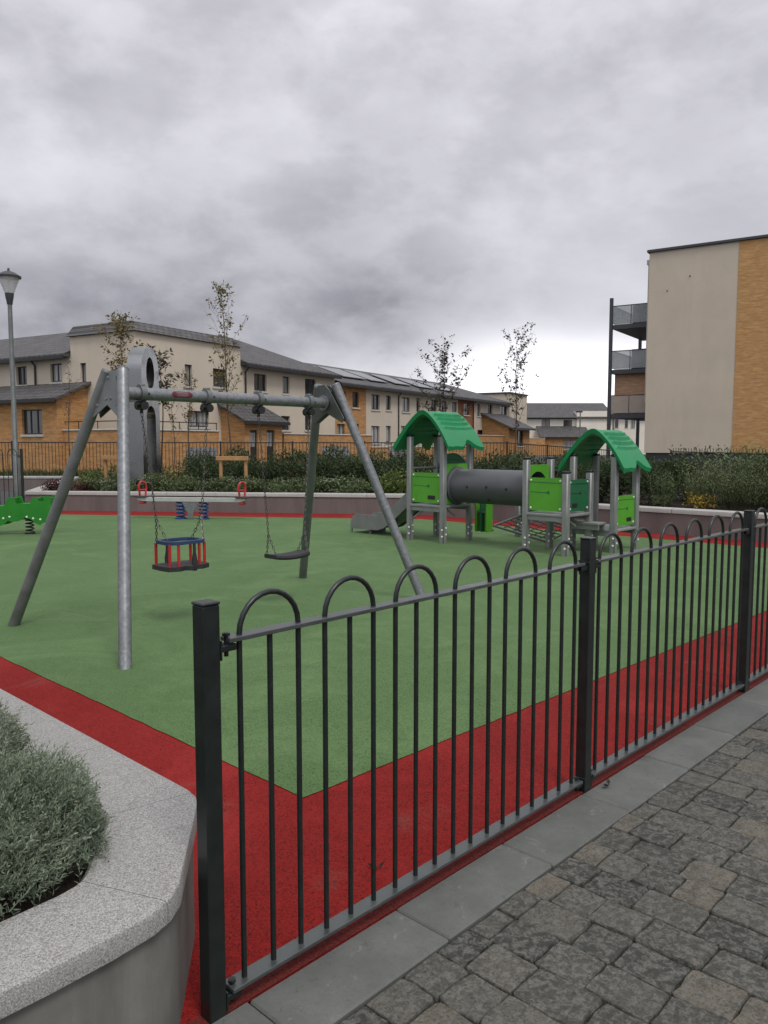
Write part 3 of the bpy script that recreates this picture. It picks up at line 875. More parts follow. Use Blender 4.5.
# roofs
def tower_roof(u0, u1, cv, hv, zap, drop):
    m = MB(SH); NA, NB = 140, 30; top = []; bot = []
    for i in range(NA + 1):
        a = -1 + 2 * i / NA
        for j in range(NB + 1):
            b = j / NB
            notch = math.exp(-((b - .62) / .13) ** 2) * .13 + .02 * math.sin(b * PI * 2) ** 2
            aa = a * (1.0 - notch * min(1, max(0, (abs(a) - .6) / .4)))
            f = abs(aa)
            u = u0 - .05 * f * f * (1 - b) + (u1 - u0) * b + .03 * f * f * b
            z = zap - drop * (.42 * (math.sqrt(f * f + .012) - .11) / .9 + .58 * f ** 1.9)
            bow = .035 * (1 - (2 * b - 1.1) ** 2)
            g = f - bow
            if .13 < g < .62 and .16 < b < .95:
                fr = ((g - .13) / .1225) % 1.0
                z += .045 * fr - .01
            rim = .014 if b < .07 else 0
            top.append((u, cv + aa * hv, z + rim)); bot.append((u + (.015 if j == 0 else -.015 if j == NB else 0), cv + aa * hv * .975, z - .055))
    n = NB + 1; fs = []; T = len(top)
    for i in range(NA):
        for j in range(NB):
            q = (i * n + j, (i + 1) * n + j, (i + 1) * n + j + 1, i * n + j + 1)
            fs.append(q); fs.append(tuple(T + x for x in q[::-1]))
    for i in range(NA):
        a, b = i * n, (i + 1) * n; fs.append((b, a, T + a, T + b))
        a, b = i * n + NB, (i + 1) * n + NB; fs.append((a, b, T + b, T + a))
    for j in range(NB):
        a, b = j, j + 1; fs.append((a, b, T + b, T + a))
        a, b = NA * n + j, NA * n + j + 1; fs.append((b, a, T + a, T + b))
    m.add(top + bot, fs)
    return m.build('roof', 'plastic_roof', ps, angle=26)
tower_roof(6.14, 6.95, 6.285, .56, 2.0, .55)
tower_roof(6.98, 7.73, 3.88, .51, 1.70, .54)
# rear steps with green cheeks, dark panel, and the low rope net
for v, mt in ((5.70, 'panel_lime'), (5.80, 'panel_dark'), (5.90, 'panel_lime')):
    m = MB(SH); m.plate(rrect(6.99, 7.16, .12, .60, .04), (0, v, 0), (1, 0, 0), (0, 0, 1), .022); m.build('step_cheek', mt, ps, smooth=False)
for i in range(3):
    m = MB(SH); m.box((7.02 + .10 * i, 5.715, .42 - .15 * i), (7.16 + .04 * i, 5.885, .45 - .15 * i)); m.build('step_tread', 'aluminium', ps, smooth=False)
ppost(7.75, 5.60, .62); ppost(7.85, 5.05, .66, False)
panel((7.75, 5.60), (.179, -.984), .56, .32, .60, 'panel_dark', slot=False, out=(-.98, -.18, 0))
def netp(a, b): return Vector((7.0 + .85 * a, 4.60 + .95 * b, .07 + .30 * (.45 * a + .55 * b) - .03 * math.sin(PI * a) * math.sin(PI * b)))
m = MB(SH)
for i in range(7):
    t = i / 6
    m.tube([netp(t, k_ / 6) for k_ in range(7)], .008, 6); m.tube([netp(k_ / 6, t) for k_ in range(7)], .008, 6)
m.build('rope_net', 'rope', ps)
m = MB(SH); m.tube([netp(0, 0), netp(0, 1), netp(1, 1), netp(1, 0)], .019, 8, closed=True); m.build('net_frame', 'galvanised_dull', ps)

# ------------------------------------------------------------------ green multi seat rocker
RD = 13.25
rx = (28 - 384) * RD / F
rk = thing('spring_rocker', 'bright green multi seat rocker on black coil springs by the left edge', 'spring rocker', (rx, RD, 0), R(4))
sc = RD / F / 7.68
def rp(cx, cy): return ((cx - 215) * sc, CAMH - (470 + cy / 7.68 - 444) * RD / F)
half = [(410, 300), (400, 195), (365, 195), (355, 235), (312, 235), (300, 205), (268, 210), (255, 252), (145, 252), (130, 205), (90, 205), (60, 268)]
low = [(-40, 430), (0, 425), (35, 418), (60, 405), (85, 380), (110, 390), (160, 385), (215, 358), (255, 372), (285, 402), (320, 417), (352, 395), (395, 350)]
mir = lambda l: [(-160 - x, y) for x, y in l]
poly = [rp(*p) for p in low] + [rp(*p) for p in half] + [rp(-40, 272)] + [rp(*p) for p in mir(half)[::-1]] + [rp(*p) for p in mir(low[1:])[::-1]]
for yy in (-.17, .17):
    m = MB(); m.plate(poly, (0, yy, 0), (1, 0, 0), (0, 0, 1), .022); sp = m.build('side_panel', 'rocker_green', rk, smooth=False)
    if yy < 0:
        for cx, cy in ((0, 372), (52, 363), (98, 352), (225, 353), (272, 365), (325, 373), (-80, 372), (-132, 363)):
            x, z = rp(cx, cy); m = MB(); m.tube([(x, yy - .010, z), (x, yy - .020, z), (x, yy - .024, z)], [.018, .016, .007], 10); m.build('bolt', 'white_cap', sp)
for cx, c0, c1 in ((200, 258, 275), (15, 275, 292), (-320 + 0, 258, 275)):
    (x, z0), (_, z1) = rp(cx, c1), rp(cx, c0)
    m = MB(); m.box((x - .11, -.158, z0), (x + .11, .158, z1), bev=.004); m.build('seat', 'rocker_green', rk, smooth=False)
for cx in (110, 285, 382, -270):
    (x, z0), (_, z1) = rp(cx, 300), rp(cx, 212)
    m = MB(); m.box((x - .011, -.155, z0), (x + .011, .155, z1), bev=.004); m.build('backrest', 'rocker_green', rk, smooth=False)
for cx in (215, -375):
    x, zt = rp(cx, 365); zt = .27
    pts = [(x + .062 * math.cos(t), .062 * math.sin(t), .03 + (zt - .03) * t / (2 * PI * 4.2)) for t in [2 * PI * 4.2 * i / 80 for i in range(81)]]
    m = MB(); m.tube(pts, .0115, 8); spn = m.build('spring', 'black_plastic', rk)
    m = MB(); m.cyl((x, 0, -.01), (x, 0, .025), .085, 20); m.build('spring_base', 'black_plastic', spn)
    m = MB(); m.cyl((x, 0, zt - .012), (x, 0, zt + .02), .08, 20); m.build('spring_mount', 'black_plastic', spn)

# ------------------------------------------------------------------ seesaw
p0, p1 = at(139, 497, 16.05), at(246, 498, 15.75)
sx_, sy_ = (p0.x + p1.x) / 2, (p0.y + p1.y) / 2; sl_ = (p1 - p0).length
ss = thing('seesaw', 'grey seesaw with red handles on paired blue springs beyond the swings', 'seesaw', (sx_, sy_, 0), math.atan2(p1.y - p0.y, p1.x - p0.x))
h2 = sl_ / 2
m = MB(); m.plate([(-h2, .38), (-h2 + .1, .355), (h2 - .1, .355), (h2, .38), (h2, .43), (-h2, .43)], (0, 0, 0), (1, 0, 0), (0, 0, 1), .16); m.build('beam', 'pale_grey', ss, smooth=False)
m = MB(); m.plate([(-.17, .335), (.17, .335), (.06, .14), (.05, .02), (-.05, .02), (-.06, .14)], (0, -.09, 0), (1, 0, 0), (0, 0, 1), .02); m.build('centre_plate', 'galvanised', ss, smooth=False)
for x in (-.24, .24):
    pts = [(x + .085 * math.cos(t), .085 * math.sin(t), .02 + .31 * t / (2 * PI * 4.5)) for t in [2 * PI * 4.5 * i / 80 for i in range(81)]]
    m = MB(); m.tube(pts, .017, 8); spn = m.build('spring', 'blue_spring', ss)
    m = MB(); m.cyl((x, 0, -.01), (x, 0, .022), .12, 20); m.build('spring_base', 'blue_spring', spn)
for sg in (-1, 1):
    x = sg * (h2 - .06)
    m = MB(); m.box((x - .13, -.12, .432), (x + .13, .12, .455), bev=.01); m.build('seat', 'black_rubber', ss)
    xx = x - sg * .02
    m = MB(); pts = []
    for i in range(17):
        t = -.6 + (PI + 1.2) * i / 16
        pts.append((xx + .05 * math.cos(t), .07 * math.cos(t), .62 + .125 * math.sin(t)))
    m.tube([(xx + .04, .04, .44)] + pts + [(xx - .04, -.04, .44)], .021, 8)
    m.tube([(xx - .04, -.055, .58), (xx + .04, .055, .58)], .016, 8)
    m.box((xx - .05, -.07, .30), (xx + .05, .07, .36), bev=.01)
    m.build('handle', 'red_plastic', ss)

# ------------------------------------------------------------------ steel sculpture
SD = 19.2
b0 = at(146, 480, SD)
sc_ = thing('steel_sculpture', 'tall polished steel keyhole sculpture with round eye above open arch', 'sculpture', (b0.x, SD, .38), R(86))
TOPZ = 3.42; hw = .58
def outline_k(n=28):
    pts = [(hw, 0)]
    pts += [(hw, TOPZ - hw)]
    for i in range(1, n): t = PI * i / n; pts.append((hw * math.cos(t), TOPZ - hw + hw * math.sin(t)))
    pts += [(-hw, TOPZ - hw), (-hw, 0)]
    return pts
# face built as a grid of bands: outer edge to the openings
m = MB()
TH = .34
ez = TOPZ - .62; er = .33; aw = .30; atop = TOPZ - 1.35
n = 32
# upper plate with eye (from z = atop+.25 up)
cut = atop + .02
out_up = []
for i in range(n):
    a = 2 * PI * i / n; c, s2 = math.cos(a), math.sin(a)
    if s2 >= 0: out_up.append((hw * c, TOPZ - hw + hw * s2))
    else:
        k_ = min(hw / abs(c) if abs(c) > 1e-6 else 9, (TOPZ - hw - cut) / abs(s2)); out_up.append((k_ * c, TOPZ - hw + k_ * s2))
m.ring_plate(out_up, [(er * math.cos(2 * PI * i / n) * .80, ez + er * math.sin(2 * PI * i / n) * 1.15) for i in range(n)], (0, 0, 0), (1, 0, 0), (0, 0, 1), TH)
m.build('eye_plate', 'stainless', sc_, angle=25)
m = MB(); m.plate([(er * .79 * math.cos(2 * PI * i / n), ez + er * 1.14 * math.sin(2 * PI * i / n)) for i in range(n)], (0, .02, 0), (1, 0, 0), (0, 0, 1), .02); m.build('eye_disc', 'black_plastic', sc_)
m = MB()
arch = [(aw, 0)] + [(aw * math.cos(PI * i / 16), atop - aw - .04 + aw * math.sin(PI * i / 16)) for i in range(17)] + [(-aw, 0)]
o_ = [(hw, 0)] + [(hw, (atop) * 1.0)] * 1
outer_l = [(hw, 0)] + [lerp2((hw, atop + .018), (-hw, atop + .018), i / 16) for i in range(17)] + [(-hw, 0)]
vs = []; nz_ = TH / 2
for sg in (-1, 1):
    for loop in (outer_l, arch): vs += [(a, sg * nz_, b) for a, b in loop]
nn = len(arch); fs = []
for i in range(nn - 1):
    j = i + 1
    fs += [(i, nn + i, nn + j, j), (2 * nn + i, 2 * nn + j, 3 * nn + j, 3 * nn + i), (i, j, 2 * nn + j, 2 * nn + i), (nn + j, nn + i, 3 * nn + i, 3 * nn + j)]
m.add(vs, fs); m.build('arch_leg', 'stainless', sc_, angle=25)

# ------------------------------------------------------------------ street lamp
LD = 18.6
lb = at(17.5, 500, LD)
lp = thing('street_lamp', 'grey steel lamp post with tapered clear lantern at left edge', 'street lamp', (lb.x, LD, 0))
zt = at(10, 300, LD).z
m = MB(); m.tube([(0, 0, -.05), (0, 0, 1.2), (0, 0, 1.25), (0, 0, zt)], [.085, .085, .058, .048], 16); m.build('pole', 'galvanised_dull', lp)
zl = at(10, 277, LD).z; zc = at(10, 268.5, LD).z
m = MB(); m.tube([(0, 0, zt - .1), (0, 0, zt), (0, 0, zt + .04), (0, 0, zt + .16)], [.06, .075, .085, .10], 16); m.build('collar', 'steel_grey', lp)
m = MB(); m.tube([(0, 0, zt + .14), (0, 0, zl - .01)], [.095, .235], 20); m.build('lantern_glass', 'lamp_glass', lp)
m = MB(); m.tube([(0, 0, zt + .1), (0, 0, zl - .05)], [.03, .035], 10); m.build('lamp_tube', 'white_cap', lp)
m = MB(); m.tube([(0, 0, zl - .02), (0, 0, zl + .02), (0, 0, zl + .10), (0, 0, zl + .14), (0, 0, zl + .2)], [.265, .27, .14, .03, .02], 24); m.build('canopy', 'steel_grey', lp)

# ------------------------------------------------------------------ raised beds
BZd = .43
fr = [(-10.35, 26.2), tuple(A_), tuple(B_), tuple(C_)]
def dpt(pl_, d): return inset(pl_, d)
def offset_line(pl_, d):
    """parallel offset with mitres, to the left (d>0) of the direction of travel"""
    out = []
    for i, p in enumerate(pl_):
        p = Vector(p); ns = []
        if i > 0: e = (p - Vector(pl_[i - 1])).normalized(); ns.append(Vector((-e.y, e.x)))
        if i < len(pl_) - 1: e = (Vector(pl_[i + 1]) - p).normalized(); ns.append(Vector((-e.y, e.x)))
        b = sum(ns, Vector((0, 0))).normalized(); out.append(tuple(p + b * (d / max(.3, b.dot(ns[0])))))
    return out
bed = thing('raised_bed', 'long brown walled planting bed with pale coping behind the playground', 'planting bed', (B_.x, B_.y, 0))
SHB = Matrix.Translation((-B_.x, -B_.y, 0))
wi = offset_line(fr, .24); co = offset_line(fr, -.02); ci = offset_line(fr, .29)
m = MB(SHB); strip(m, fr, wi, -.05, BZd - .075, .0); m.build('wall', 'bed_wall', bed, smooth=False)
# coping stones, one mesh each
def coping_run(a0, a1, b0, b1, L):
    a0, a1, b0, b1 = map(Vector, (a0, a1, b0, b1)); n = max(1, round((a1 - a0).length / L))
    for i in range(n):
        t0, t1 = i / n, (i + 1) / n; e = .004 / (a1 - a0).length
        A = [tuple(a0.lerp(a1, t0 + e)), tuple(a0.lerp(a1, t1 - e))]; B = [tuple(b0.lerp(b1, t0 + e)), tuple(b0.lerp(b1, t1 - e))]
        m = MB(SHB); strip(m, A, B, BZd - .073, BZd, .012); m.build('coping_stone', 'granite_pale', bed)
for i in range(3): coping_run(co[i], co[i + 1], ci[i], ci[i + 1], 1.1)
m = MB(SHB); sx0 = offset_line(fr, .2)
m.add([(x, y, .36) for x, y in sx0] + [(*G(20, -7).xy, .36), (*G(20, 5).xy, .36), (9, 27.6, .36), (4, 26.2, .36)], [tuple(range(8))[::-1]]); m.build('soil', 'soil', bed, smooth=False)
bed2 = thing('raised_bed', 'low far planting bed with pale coping behind lamp post at left edge', 'planting bed', (-16, 26.2, 0))
m = MB(); m.box((-14, 0, -.05), (5.4, .24, .36)); m.build('wall', 'bed_wall', bed2, smooth=False)
m = MB(); m.box((-14, -.02, .362), (5.4, .29, .44), bev=.01); m.build('coping', 'granite_pale', bed2, smooth=False)
m = MB(); m.add([(-14, .25, .36), (5.4, .25, .36), (5.4, .9, .36), (-14, .9, .36)], [(0, 1, 2, 3)]); m.build('soil', 'soil', bed2, smooth=False)
# second run of bow top railing, left edge
_f2 = bow_fence((at(22, 470, 17.6).x, 17.6, 0), R(183), 3, 'bow top railing beside street lamp at the left photo edge', name='bow_top_fence')
_f2.scale = (1, 1, 1.26)

# ------------------------------------------------------------------ planting
def shrub_mesh(seed, r, h, n, L, W, stemmy=False):
    q = random.Random(seed); m = MB(); blobs = []
    for i in range(9):
        a = q.uniform(0, 2 * PI); rr = q.uniform(.15, .72) * r
        blobs.append((Vector((math.cos(a) * rr, math.sin(a) * rr, q.uniform(.25, .82) * h)), q.uniform(.30, .48) * r))
    blobs.append((Vector((0, 0, h * .5)), r * .55))
    for i in range(n):
        c, br = q.choice(blobs)
        d = Vector((q.gauss(0, 1), q.gauss(0, 1), q.gauss(0, 1))).normalized()
        rad = br * (q.random() ** .35) * (1 + .25 * (q.random() < .12))
        p = c + Vector((d.x, d.y, d.z * .85)) * rad
        if p.z < .02: p.z = q.uniform(.02, .15)
        ld = (d + Vector((q.gauss(0, .6), q.gauss(0, .6), q.gauss(.25, .5)))).normalized()
        m.leaf(p, ld, Vector((q.gauss(0, 1), q.gauss(0, 1), 1.2)), L * q.uniform(.7, 1.35), W * q.uniform(.7, 1.3), min(1, max(0, q.gauss(.42, .24))))
    return m
def spiky_mesh(seed, r, h, n):
    q = random.Random(seed); m = MB()
    for i in range(n):
        a = q.uniform(0, 2 * PI); rr = math.sqrt(q.random()) * r
        b = Vector((math.cos(a) * rr * .55, math.sin(a) * rr * .55, 0))
        t = Vector((math.cos(a) * rr, math.sin(a) * rr, h * q.uniform(.6, 1.0)))
        stem = t - b
        for k_ in range(11):
            f = .25 + .75 * k_ / 10; an = k_ * 2.4 + q.random() * 2
            d = (stem.normalized() * .6 + Vector((math.cos(an), math.sin(an), .1))).normalized()
            m.leaf(b + stem * f, d, Vector((q.gauss(0, .4), q.gauss(0, .4), 1)), q.uniform(.06, .11), q.uniform(.018, .03), min(1, max(0, q.gauss(.4, .22) + .25 * (f - .5))))
        sd = stem.cross(Vector((.3, .5, .2))).normalized() * .004
        m.add([b - sd, b + sd, t + sd * .4, t - sd * .4], [(0, 1, 2, 3)], .25)
    return m
def stems(seed, r, h):
    q = random.Random(seed); m = MB()
    for i in range(7):
        a = q.uniform(0, 2 * PI); rr = q.uniform(.1, .55) * r
        m.tube([(0, 0, -.05), (math.cos(a) * rr * .4, math.sin(a) * rr * .4, h * .3), (math.cos(a) * rr, math.sin(a) * rr, h * .7)], [.014, .010, .004], 5)
    return m
PROT = {}
def plant(kind, x, y, s, rz, label, cat, group, name, z=.36):
    if kind not in PROT:
        root = thing(name, label, cat, (x, y, z), rz, group)
        builders = {'ever': lambda sd: (shrub_mesh(sd, .62, .95, 1500, .075, .032), 'leaf_evergreen'),
                    'hedge': lambda sd: (spiky_mesh(sd, .52, 1.0, 95), 'leaf_hedge'),
                    'lime': lambda sd: (shrub_mesh(sd, .50, .50, 1000, .06, .034), 'leaf_lime'),
                    'cover': lambda sd: (shrub_mesh(sd, .42, .36, 850, .065, .034), 'leaf_hedge'),
                    'red': lambda sd: (shrub_mesh(sd, .34, .30, 600, .055, .03), 'leaf_red'),
                    'yellow': lambda sd: (shrub_mesh(sd, .28, .22, 420, .05, .026), 'leaf_yellow')}
        b = [v for k_, v in builders.items() if kind.startswith(k_)][0]
        mb, mat = b(hash(kind) % 1000 if False else sum(map(ord, kind)))
        mb.build('foliage', mat, root, smooth=False)
        if kind[0] in 'ehl': stems(sum(map(ord, kind)), .5, .8).build('stem', 'bark_dark', root)
        if kind.startswith('cover') and kind[-1] in '02':
            q = random.Random(5); m = MB()
            for i in range(26):
                a = q.uniform(0, 2 * PI); rr = q.uniform(.05, .38); c = Vector((math.cos(a) * rr, math.sin(a) * rr, .30 + q.uniform(-.08, .07)))
                for k_ in range(5):
                    an = k_ * 2 * PI / 5; m.leaf(c, Vector((math.cos(an), math.sin(an), .35)), Vector((0, 0, 1)), .034, .024, q.random())
            tag(m.build('flower', 'petal_white', root, smooth=False), kind='stuff')
        PROT[kind] = root
    else:
        root = copy_tree(PROT[kind]); root.location = (x, y, z); root.rotation_euler.z = rz
        tag(root, label, cat, group)
    root.scale = (s * rng.uniform(.9, 1.1), s * rng.uniform(.9, 1.1), s)
    return root
def along(a, b, t, d):
    a, b = Vector(a), Vector(b); e = (b - a).normalized(); n_ = Vector((-e.y, e.x)); return a.lerp(b, t) + n_ * d
pr = random.Random(21)
LA, LB, RC = tuple(A_), tuple(B_), tuple(G(WALL_U, -1.5).xy)
def row(a, b, n, d, kinds, smin, smax, label, cat, group, name, t0=0., t1=1., zs=.36):
    for i in range(n):
        t = t0 + (t1 - t0) * (i + .5 + pr.uniform(-.25, .25)) / n
        p = along(a, b, t, d + pr.uniform(-.22, .22))
        plant(pr.choice(kinds), p.x, p.y, pr.uniform(smin, smax), pr.uniform(0, 6.28), label, cat, group, name, zs)
row(LA, LB, 6, .70, ['cover0', 'cover1'], .75, 1.0, 'low green ground shrub left of sculpture just behind the pale coping', 'plant', 'low front planting left of the sculpture', 'low_shrub', .12, .26)
row(LA, LB, 3, .60, ['red0'], .7, 1.0, 'low dark red leaved plant at the left bed corner', 'plant', 'dark red corner plants', 'red_shrub', .02, .13)
row(LA, LB, 14, .68, ['cover0', 'cover1', 'cover2'], .8, 1.1, 'low leafy border plant, some white flowered, between sculpture and play unit along the bed coping', 'plant', 'low front planting behind the seesaw', 'low_shrub', .27, .86)
row(LA, LB, 3, .85, ['lime0'], .9, 1.1, 'yellow green bushy shrub in the bed left of play unit roof tower', 'shrub', 'yellow green shrubs left of the play unit', 'bushy_shrub', .87, 1.02)
row(LA, LB, 5, 2.2, ['cover0', 'lime0'], .9, 1.2, 'low green shrub behind the front planting left of sculpture', 'shrub', 'mid planting left of the sculpture', 'low_shrub', .02, .30)
row(LA, LB, 13, 1.7, ['ever0', 'ever1', 'ever2'], .80, 1.08, 'dark evergreen shrub in middle row of bed behind the swings', 'shrub', 'dark evergreen shrubs behind the swings', 'evergreen_shrub', .36, 1.05)
row(LA, LB, 12, 3.0, ['ever0', 'ever1', 'ever2'], .95, 1.25, 'dark evergreen shrub in rear row against the house railing', 'shrub', 'rear evergreen shrubs by the railing', 'evergreen_shrub', .34, 1.1)
row(LB, RC, 9, 1.6, ['ever0', 'ever1', 'ever2'], .85, 1.05, 'dark evergreen shrub behind the tunnel and tower roofs', 'shrub', 'evergreen shrubs behind the play unit', 'evergreen_shrub', .0, .44)
row(LB, RC, 8, 3.0, ['ever1', 'ever2', 'ever0'], .95, 1.2, 'dark evergreen shrub in rear row beyond the play unit tunnel', 'shrub', 'rear evergreen shrubs beyond the play unit', 'evergreen_shrub', .0, .44)
row(LB, RC, 13, 1.35, ['hedge0', 'hedge1', 'hedge2'], .5, .85, 'mid green upright shrub in front hedge row right of the play unit', 'shrub', 'front hedge shrubs on the right', 'hedge_shrub', .42, 1.05)
row(LB, RC, 11, 2.1, ['hedge0', 'hedge1', 'hedge2'], .70, 1.08, 'mid green upright shrub in middle hedge row right of the play unit', 'shrub', 'middle hedge shrubs on the right', 'hedge_shrub', .42, 1.08)
row(LB, RC, 10, 2.9, ['ever0', 'hedge1', 'hedge2'], .75, 1.2, 'green shrub in rear hedge row below the apartment block', 'shrub', 'rear hedge shrubs on the right', 'hedge_shrub', .42, 1.12)
p = at(703, 499, 14.0); plant('yellow0', p.x, p.y, 1.0, 0, 'small bright yellow leaved plant at foot of the right hedge', 'plant', None, 'yellow_shrub', .37)
p = at(660, 498, 14.4); plant('cover3', p.x, p.y, .55, 1, 'small round grey green plant left of the yellow plant', 'plant', None, 'low_shrub', .36)
# far grass strip behind far bed
m = MB(); q = random.Random(4)
for i in range(5200):
    x = q.uniform(-30, -9.6); y = 26.5 + q.random() * .55
    d = Vector((q.gauss(0, .35), q.gauss(0, .35), 1)); m.leaf(Vector((x, y, .35)), d, Vector((q.gauss(0, 1), 1, 0)), q.uniform(.15, .40), .03, q.random())
o = m.build('grass', 'grass_blade', smooth=False); tag(o, kind='stuff')

# ------------------------------------------------------------------ saplings
def sapling(name, label, base, H, spread, start, leafmat, nbranch, nleaf, seed, lean=(0, 0), barkmat='bark', r0=.028, leafL=.075, leafW=.042, up=1.0, bushy=0.0, z0=.36, zmax_leaf=None):
    q = random.Random(seed)
    root = thing(name, label, 'tree', (base[0], base[1], z0))
    pts = []; n = 12
    for i in range(n + 1):
        t = i / n; pts.append(Vector((lean[0] * t ** 1.4 + .03 * math.sin(t * 7 + seed), lean[1] * t + .03 * math.cos(t * 6 + seed), -.1 + (H + .1) * t)))
    rs = [max(.004, r0 * (1 - .86 * i / n)) for i in range(n + 1)]
    MB().tube(pts, rs, 8).build('trunk', barkmat, root)
    def P(t):
        f = t * n; i = min(n - 1, int(f)); return pts[i].lerp(pts[i + 1], f - i)
    lm = MB(); bm = MB(); tips = []
    for b in range(nbranch):
        t = start + (1 - start) * ((b + q.random() * .8) / nbranch) ** 1.05
        t = min(t, .97); a = b * 2.4 + q.uniform(-.5, .5)
        prof = math.sin(PI * min(1, max(.05, ((t - start) / (1 - start)) * .80 + .16)))
        L = spread * (.45 + .75 * prof) * q.uniform(.7, 1.2)
        d = Vector((math.cos(a), math.sin(a), up * q.uniform(.8, 1.6))).normalized()
        p = P(t); path = [p.copy()]; dd = d.copy(); ns = 6
        for k_ in range(ns):
            dd = (dd + Vector((q.gauss(0, .12), q.gauss(0, .12), .10 * up + q.gauss(0, .08)))).normalized(); p = p + dd * (L / ns); path.append(p.copy())
        rb = max(.0035, r0 * (1 - .8 * t) * .42)
        bm.tube(path, [max(.002, rb * (1 - .8 * k_ / ns)) for k_ in range(ns + 1)], 5)
        twigs = [path]
        for w in range(q.randint(1, 3)):
            k0 = q.randint(2, ns - 1); p = path[k0].copy(); a2 = a + q.choice((-1, 1)) * q.uniform(.5, 1.1)
            dd2 = (dd + Vector((math.cos(a2), math.sin(a2), q.uniform(.1, .7)))).normalized(); tw = [p.copy()]
            for k_ in range(3): dd2 = (dd2 + Vector((q.gauss(0, .15), q.gauss(0, .15), .1))).normalized(); p = p + dd2 * (L * .14); tw.append(p.copy())
            bm.tube(tw, [max(.002, rb * .5)] * 3 + [.0018], 4); twigs.append(tw)
        tips.append(twigs)
    bm.build('branch', barkmat, root)
    allseg = [(tw[i], tw[i + 1]) for twigs in tips for tw in twigs for i in range(len(tw) - 1)]
    for i in range(int((1 - start) * n * 3)):
        t = q.uniform(start + .1, 1); a = P(t); allseg.append((a, a + Vector((0, 0, .08))))
    # leaves grow in small whorls at nodes, so gaps stay between them
    for i in range(nleaf // 4):
        a, b = q.choice(allseg); c = a.lerp(b, q.random())
        for k_ in range(q.randint(2, 5)):
            d = Vector((q.gauss(0, 1), q.gauss(0, 1), q.gauss(.0, .7))).normalized()
            s_ = q.uniform(.6, 1.3); c2 = c + d * q.uniform(.0, .05 + bushy)
            lm.leaf(c2, d, Vector((q.gauss(0, .8), q.gauss(0, .8), 1)), leafL * s_, leafW * s_, min(1, max(0, q.gauss(.45, .25))))
    lm.build('crown', leafmat, root, smooth=False)
    return root
def base_at(px, D): p = at(px, 470, D); return (p.x, p.y)
def hz(py, D): return at(384, py, D).z - .36
D = 20.2; sapling('young_tree', 'small olive leaved young tree behind the left swing bracket', base_at(124, D), hz(322, D), .66, .50, 'leaf_olive', 24, 1300, 3, leafL=.085, leafW=.055, bushy=.08, up=.7)
D = 20.6; sapling('young_tree', 'tallest thin sapling with sparse olive leaves and bare leader, timber framed', base_at(233, D), hz(287, D), .78, .38, 'leaf_olive', 32, 900, 8, lean=(-.27, 0), leafL=.08, leafW=.05, up=1.35)
D = 22.0; sapling('young_tree', 'wide dark leaved young tree behind the left tower roof', base_at(440, D), hz(352, D), 1.0, .40, 'leaf_dark', 26, 1150, 15, lean=(.1, 0), barkmat='bark_dark', leafL=.09, leafW=.05, up=.7)
D = 23.5; sapling('young_tree', 'narrow vase shaped young tree at end of the house row', base_at(514, D), hz(350, D), 1.35, .40, 'leaf_dark', 20, 900, 24, lean=(.06, 0), barkmat='bark', leafL=.085, leafW=.048, up=1.6)
D = 24.5; sapling('young_tree', 'bare twigged sapling in front of brick porch by lamp post', base_at(71, D), hz(366, D), .46, .50, 'leaf_dark', 15, 36, 33, barkmat='bark', up=1.3)
D = 20.4; sapling('young_tree', 'dark leaved sapling growing beside the polished steel sculpture', base_at(163, D), hz(357, D), .5, .62, 'leaf_dark', 13, 380, 41, barkmat='bark_dark', leafL=.16, leafW=.05, up=.9)
D = 22.2; sapling('young_tree', 'thin see-through sapling before cream wall between sculpture and tallest sapling', base_at(190, D), hz(378, D), .55, .50, 'leaf_olive', 16, 300, 52, leafL=.07, leafW=.045, up=1.2)
D = 21.8; sapling('young_tree', 'thin small sapling with few leaves just right of the sculpture', base_at(174, D), hz(392, D), .40, .50, 'leaf_olive', 12, 200, 61, leafL=.065, leafW=.04, up=1.2, r0=.02)

def tree_stake(pa, pb, D, ytop, label):
    a, b = at(pa, 480, D), at(pb, 480, D - .15); zt = at(pa, ytop, D).z
    L = (b - a).length
    root = thing('tree_stake', label, 'tree stake', ((a.x + b.x) / 2, (a.y + b.y) / 2, .36), math.atan2(b.y - a.y, b.x - a.x), 'timber tree supports')
    for x in (-L / 2, L / 2): MB().cyl((x, 0, -.1), (x, 0, zt - .36 - .0), .042, 10).build('stake', 'timber', root)
    MB().box((-L / 2 - .09, -.075, zt - .36 - .09), (L / 2 + .09, -.043, zt - .36 + .01), bev=.006).build('crossbar', 'timber', root, smooth=False)
tree_stake(221, 246, 18.4, 456.5, 'pale timber tree frame behind the seesaw right handle')
tree_stake(106, 119, 19.6, 456, 'pale timber tree frame just left of the near swing post')
tree_stake(446, 462, 22.3, 453, 'pale timber tree frame behind the left play tower')
tree_stake(512, 528, 22.6, 455, 'pale timber tree frame behind the grey tunnel')

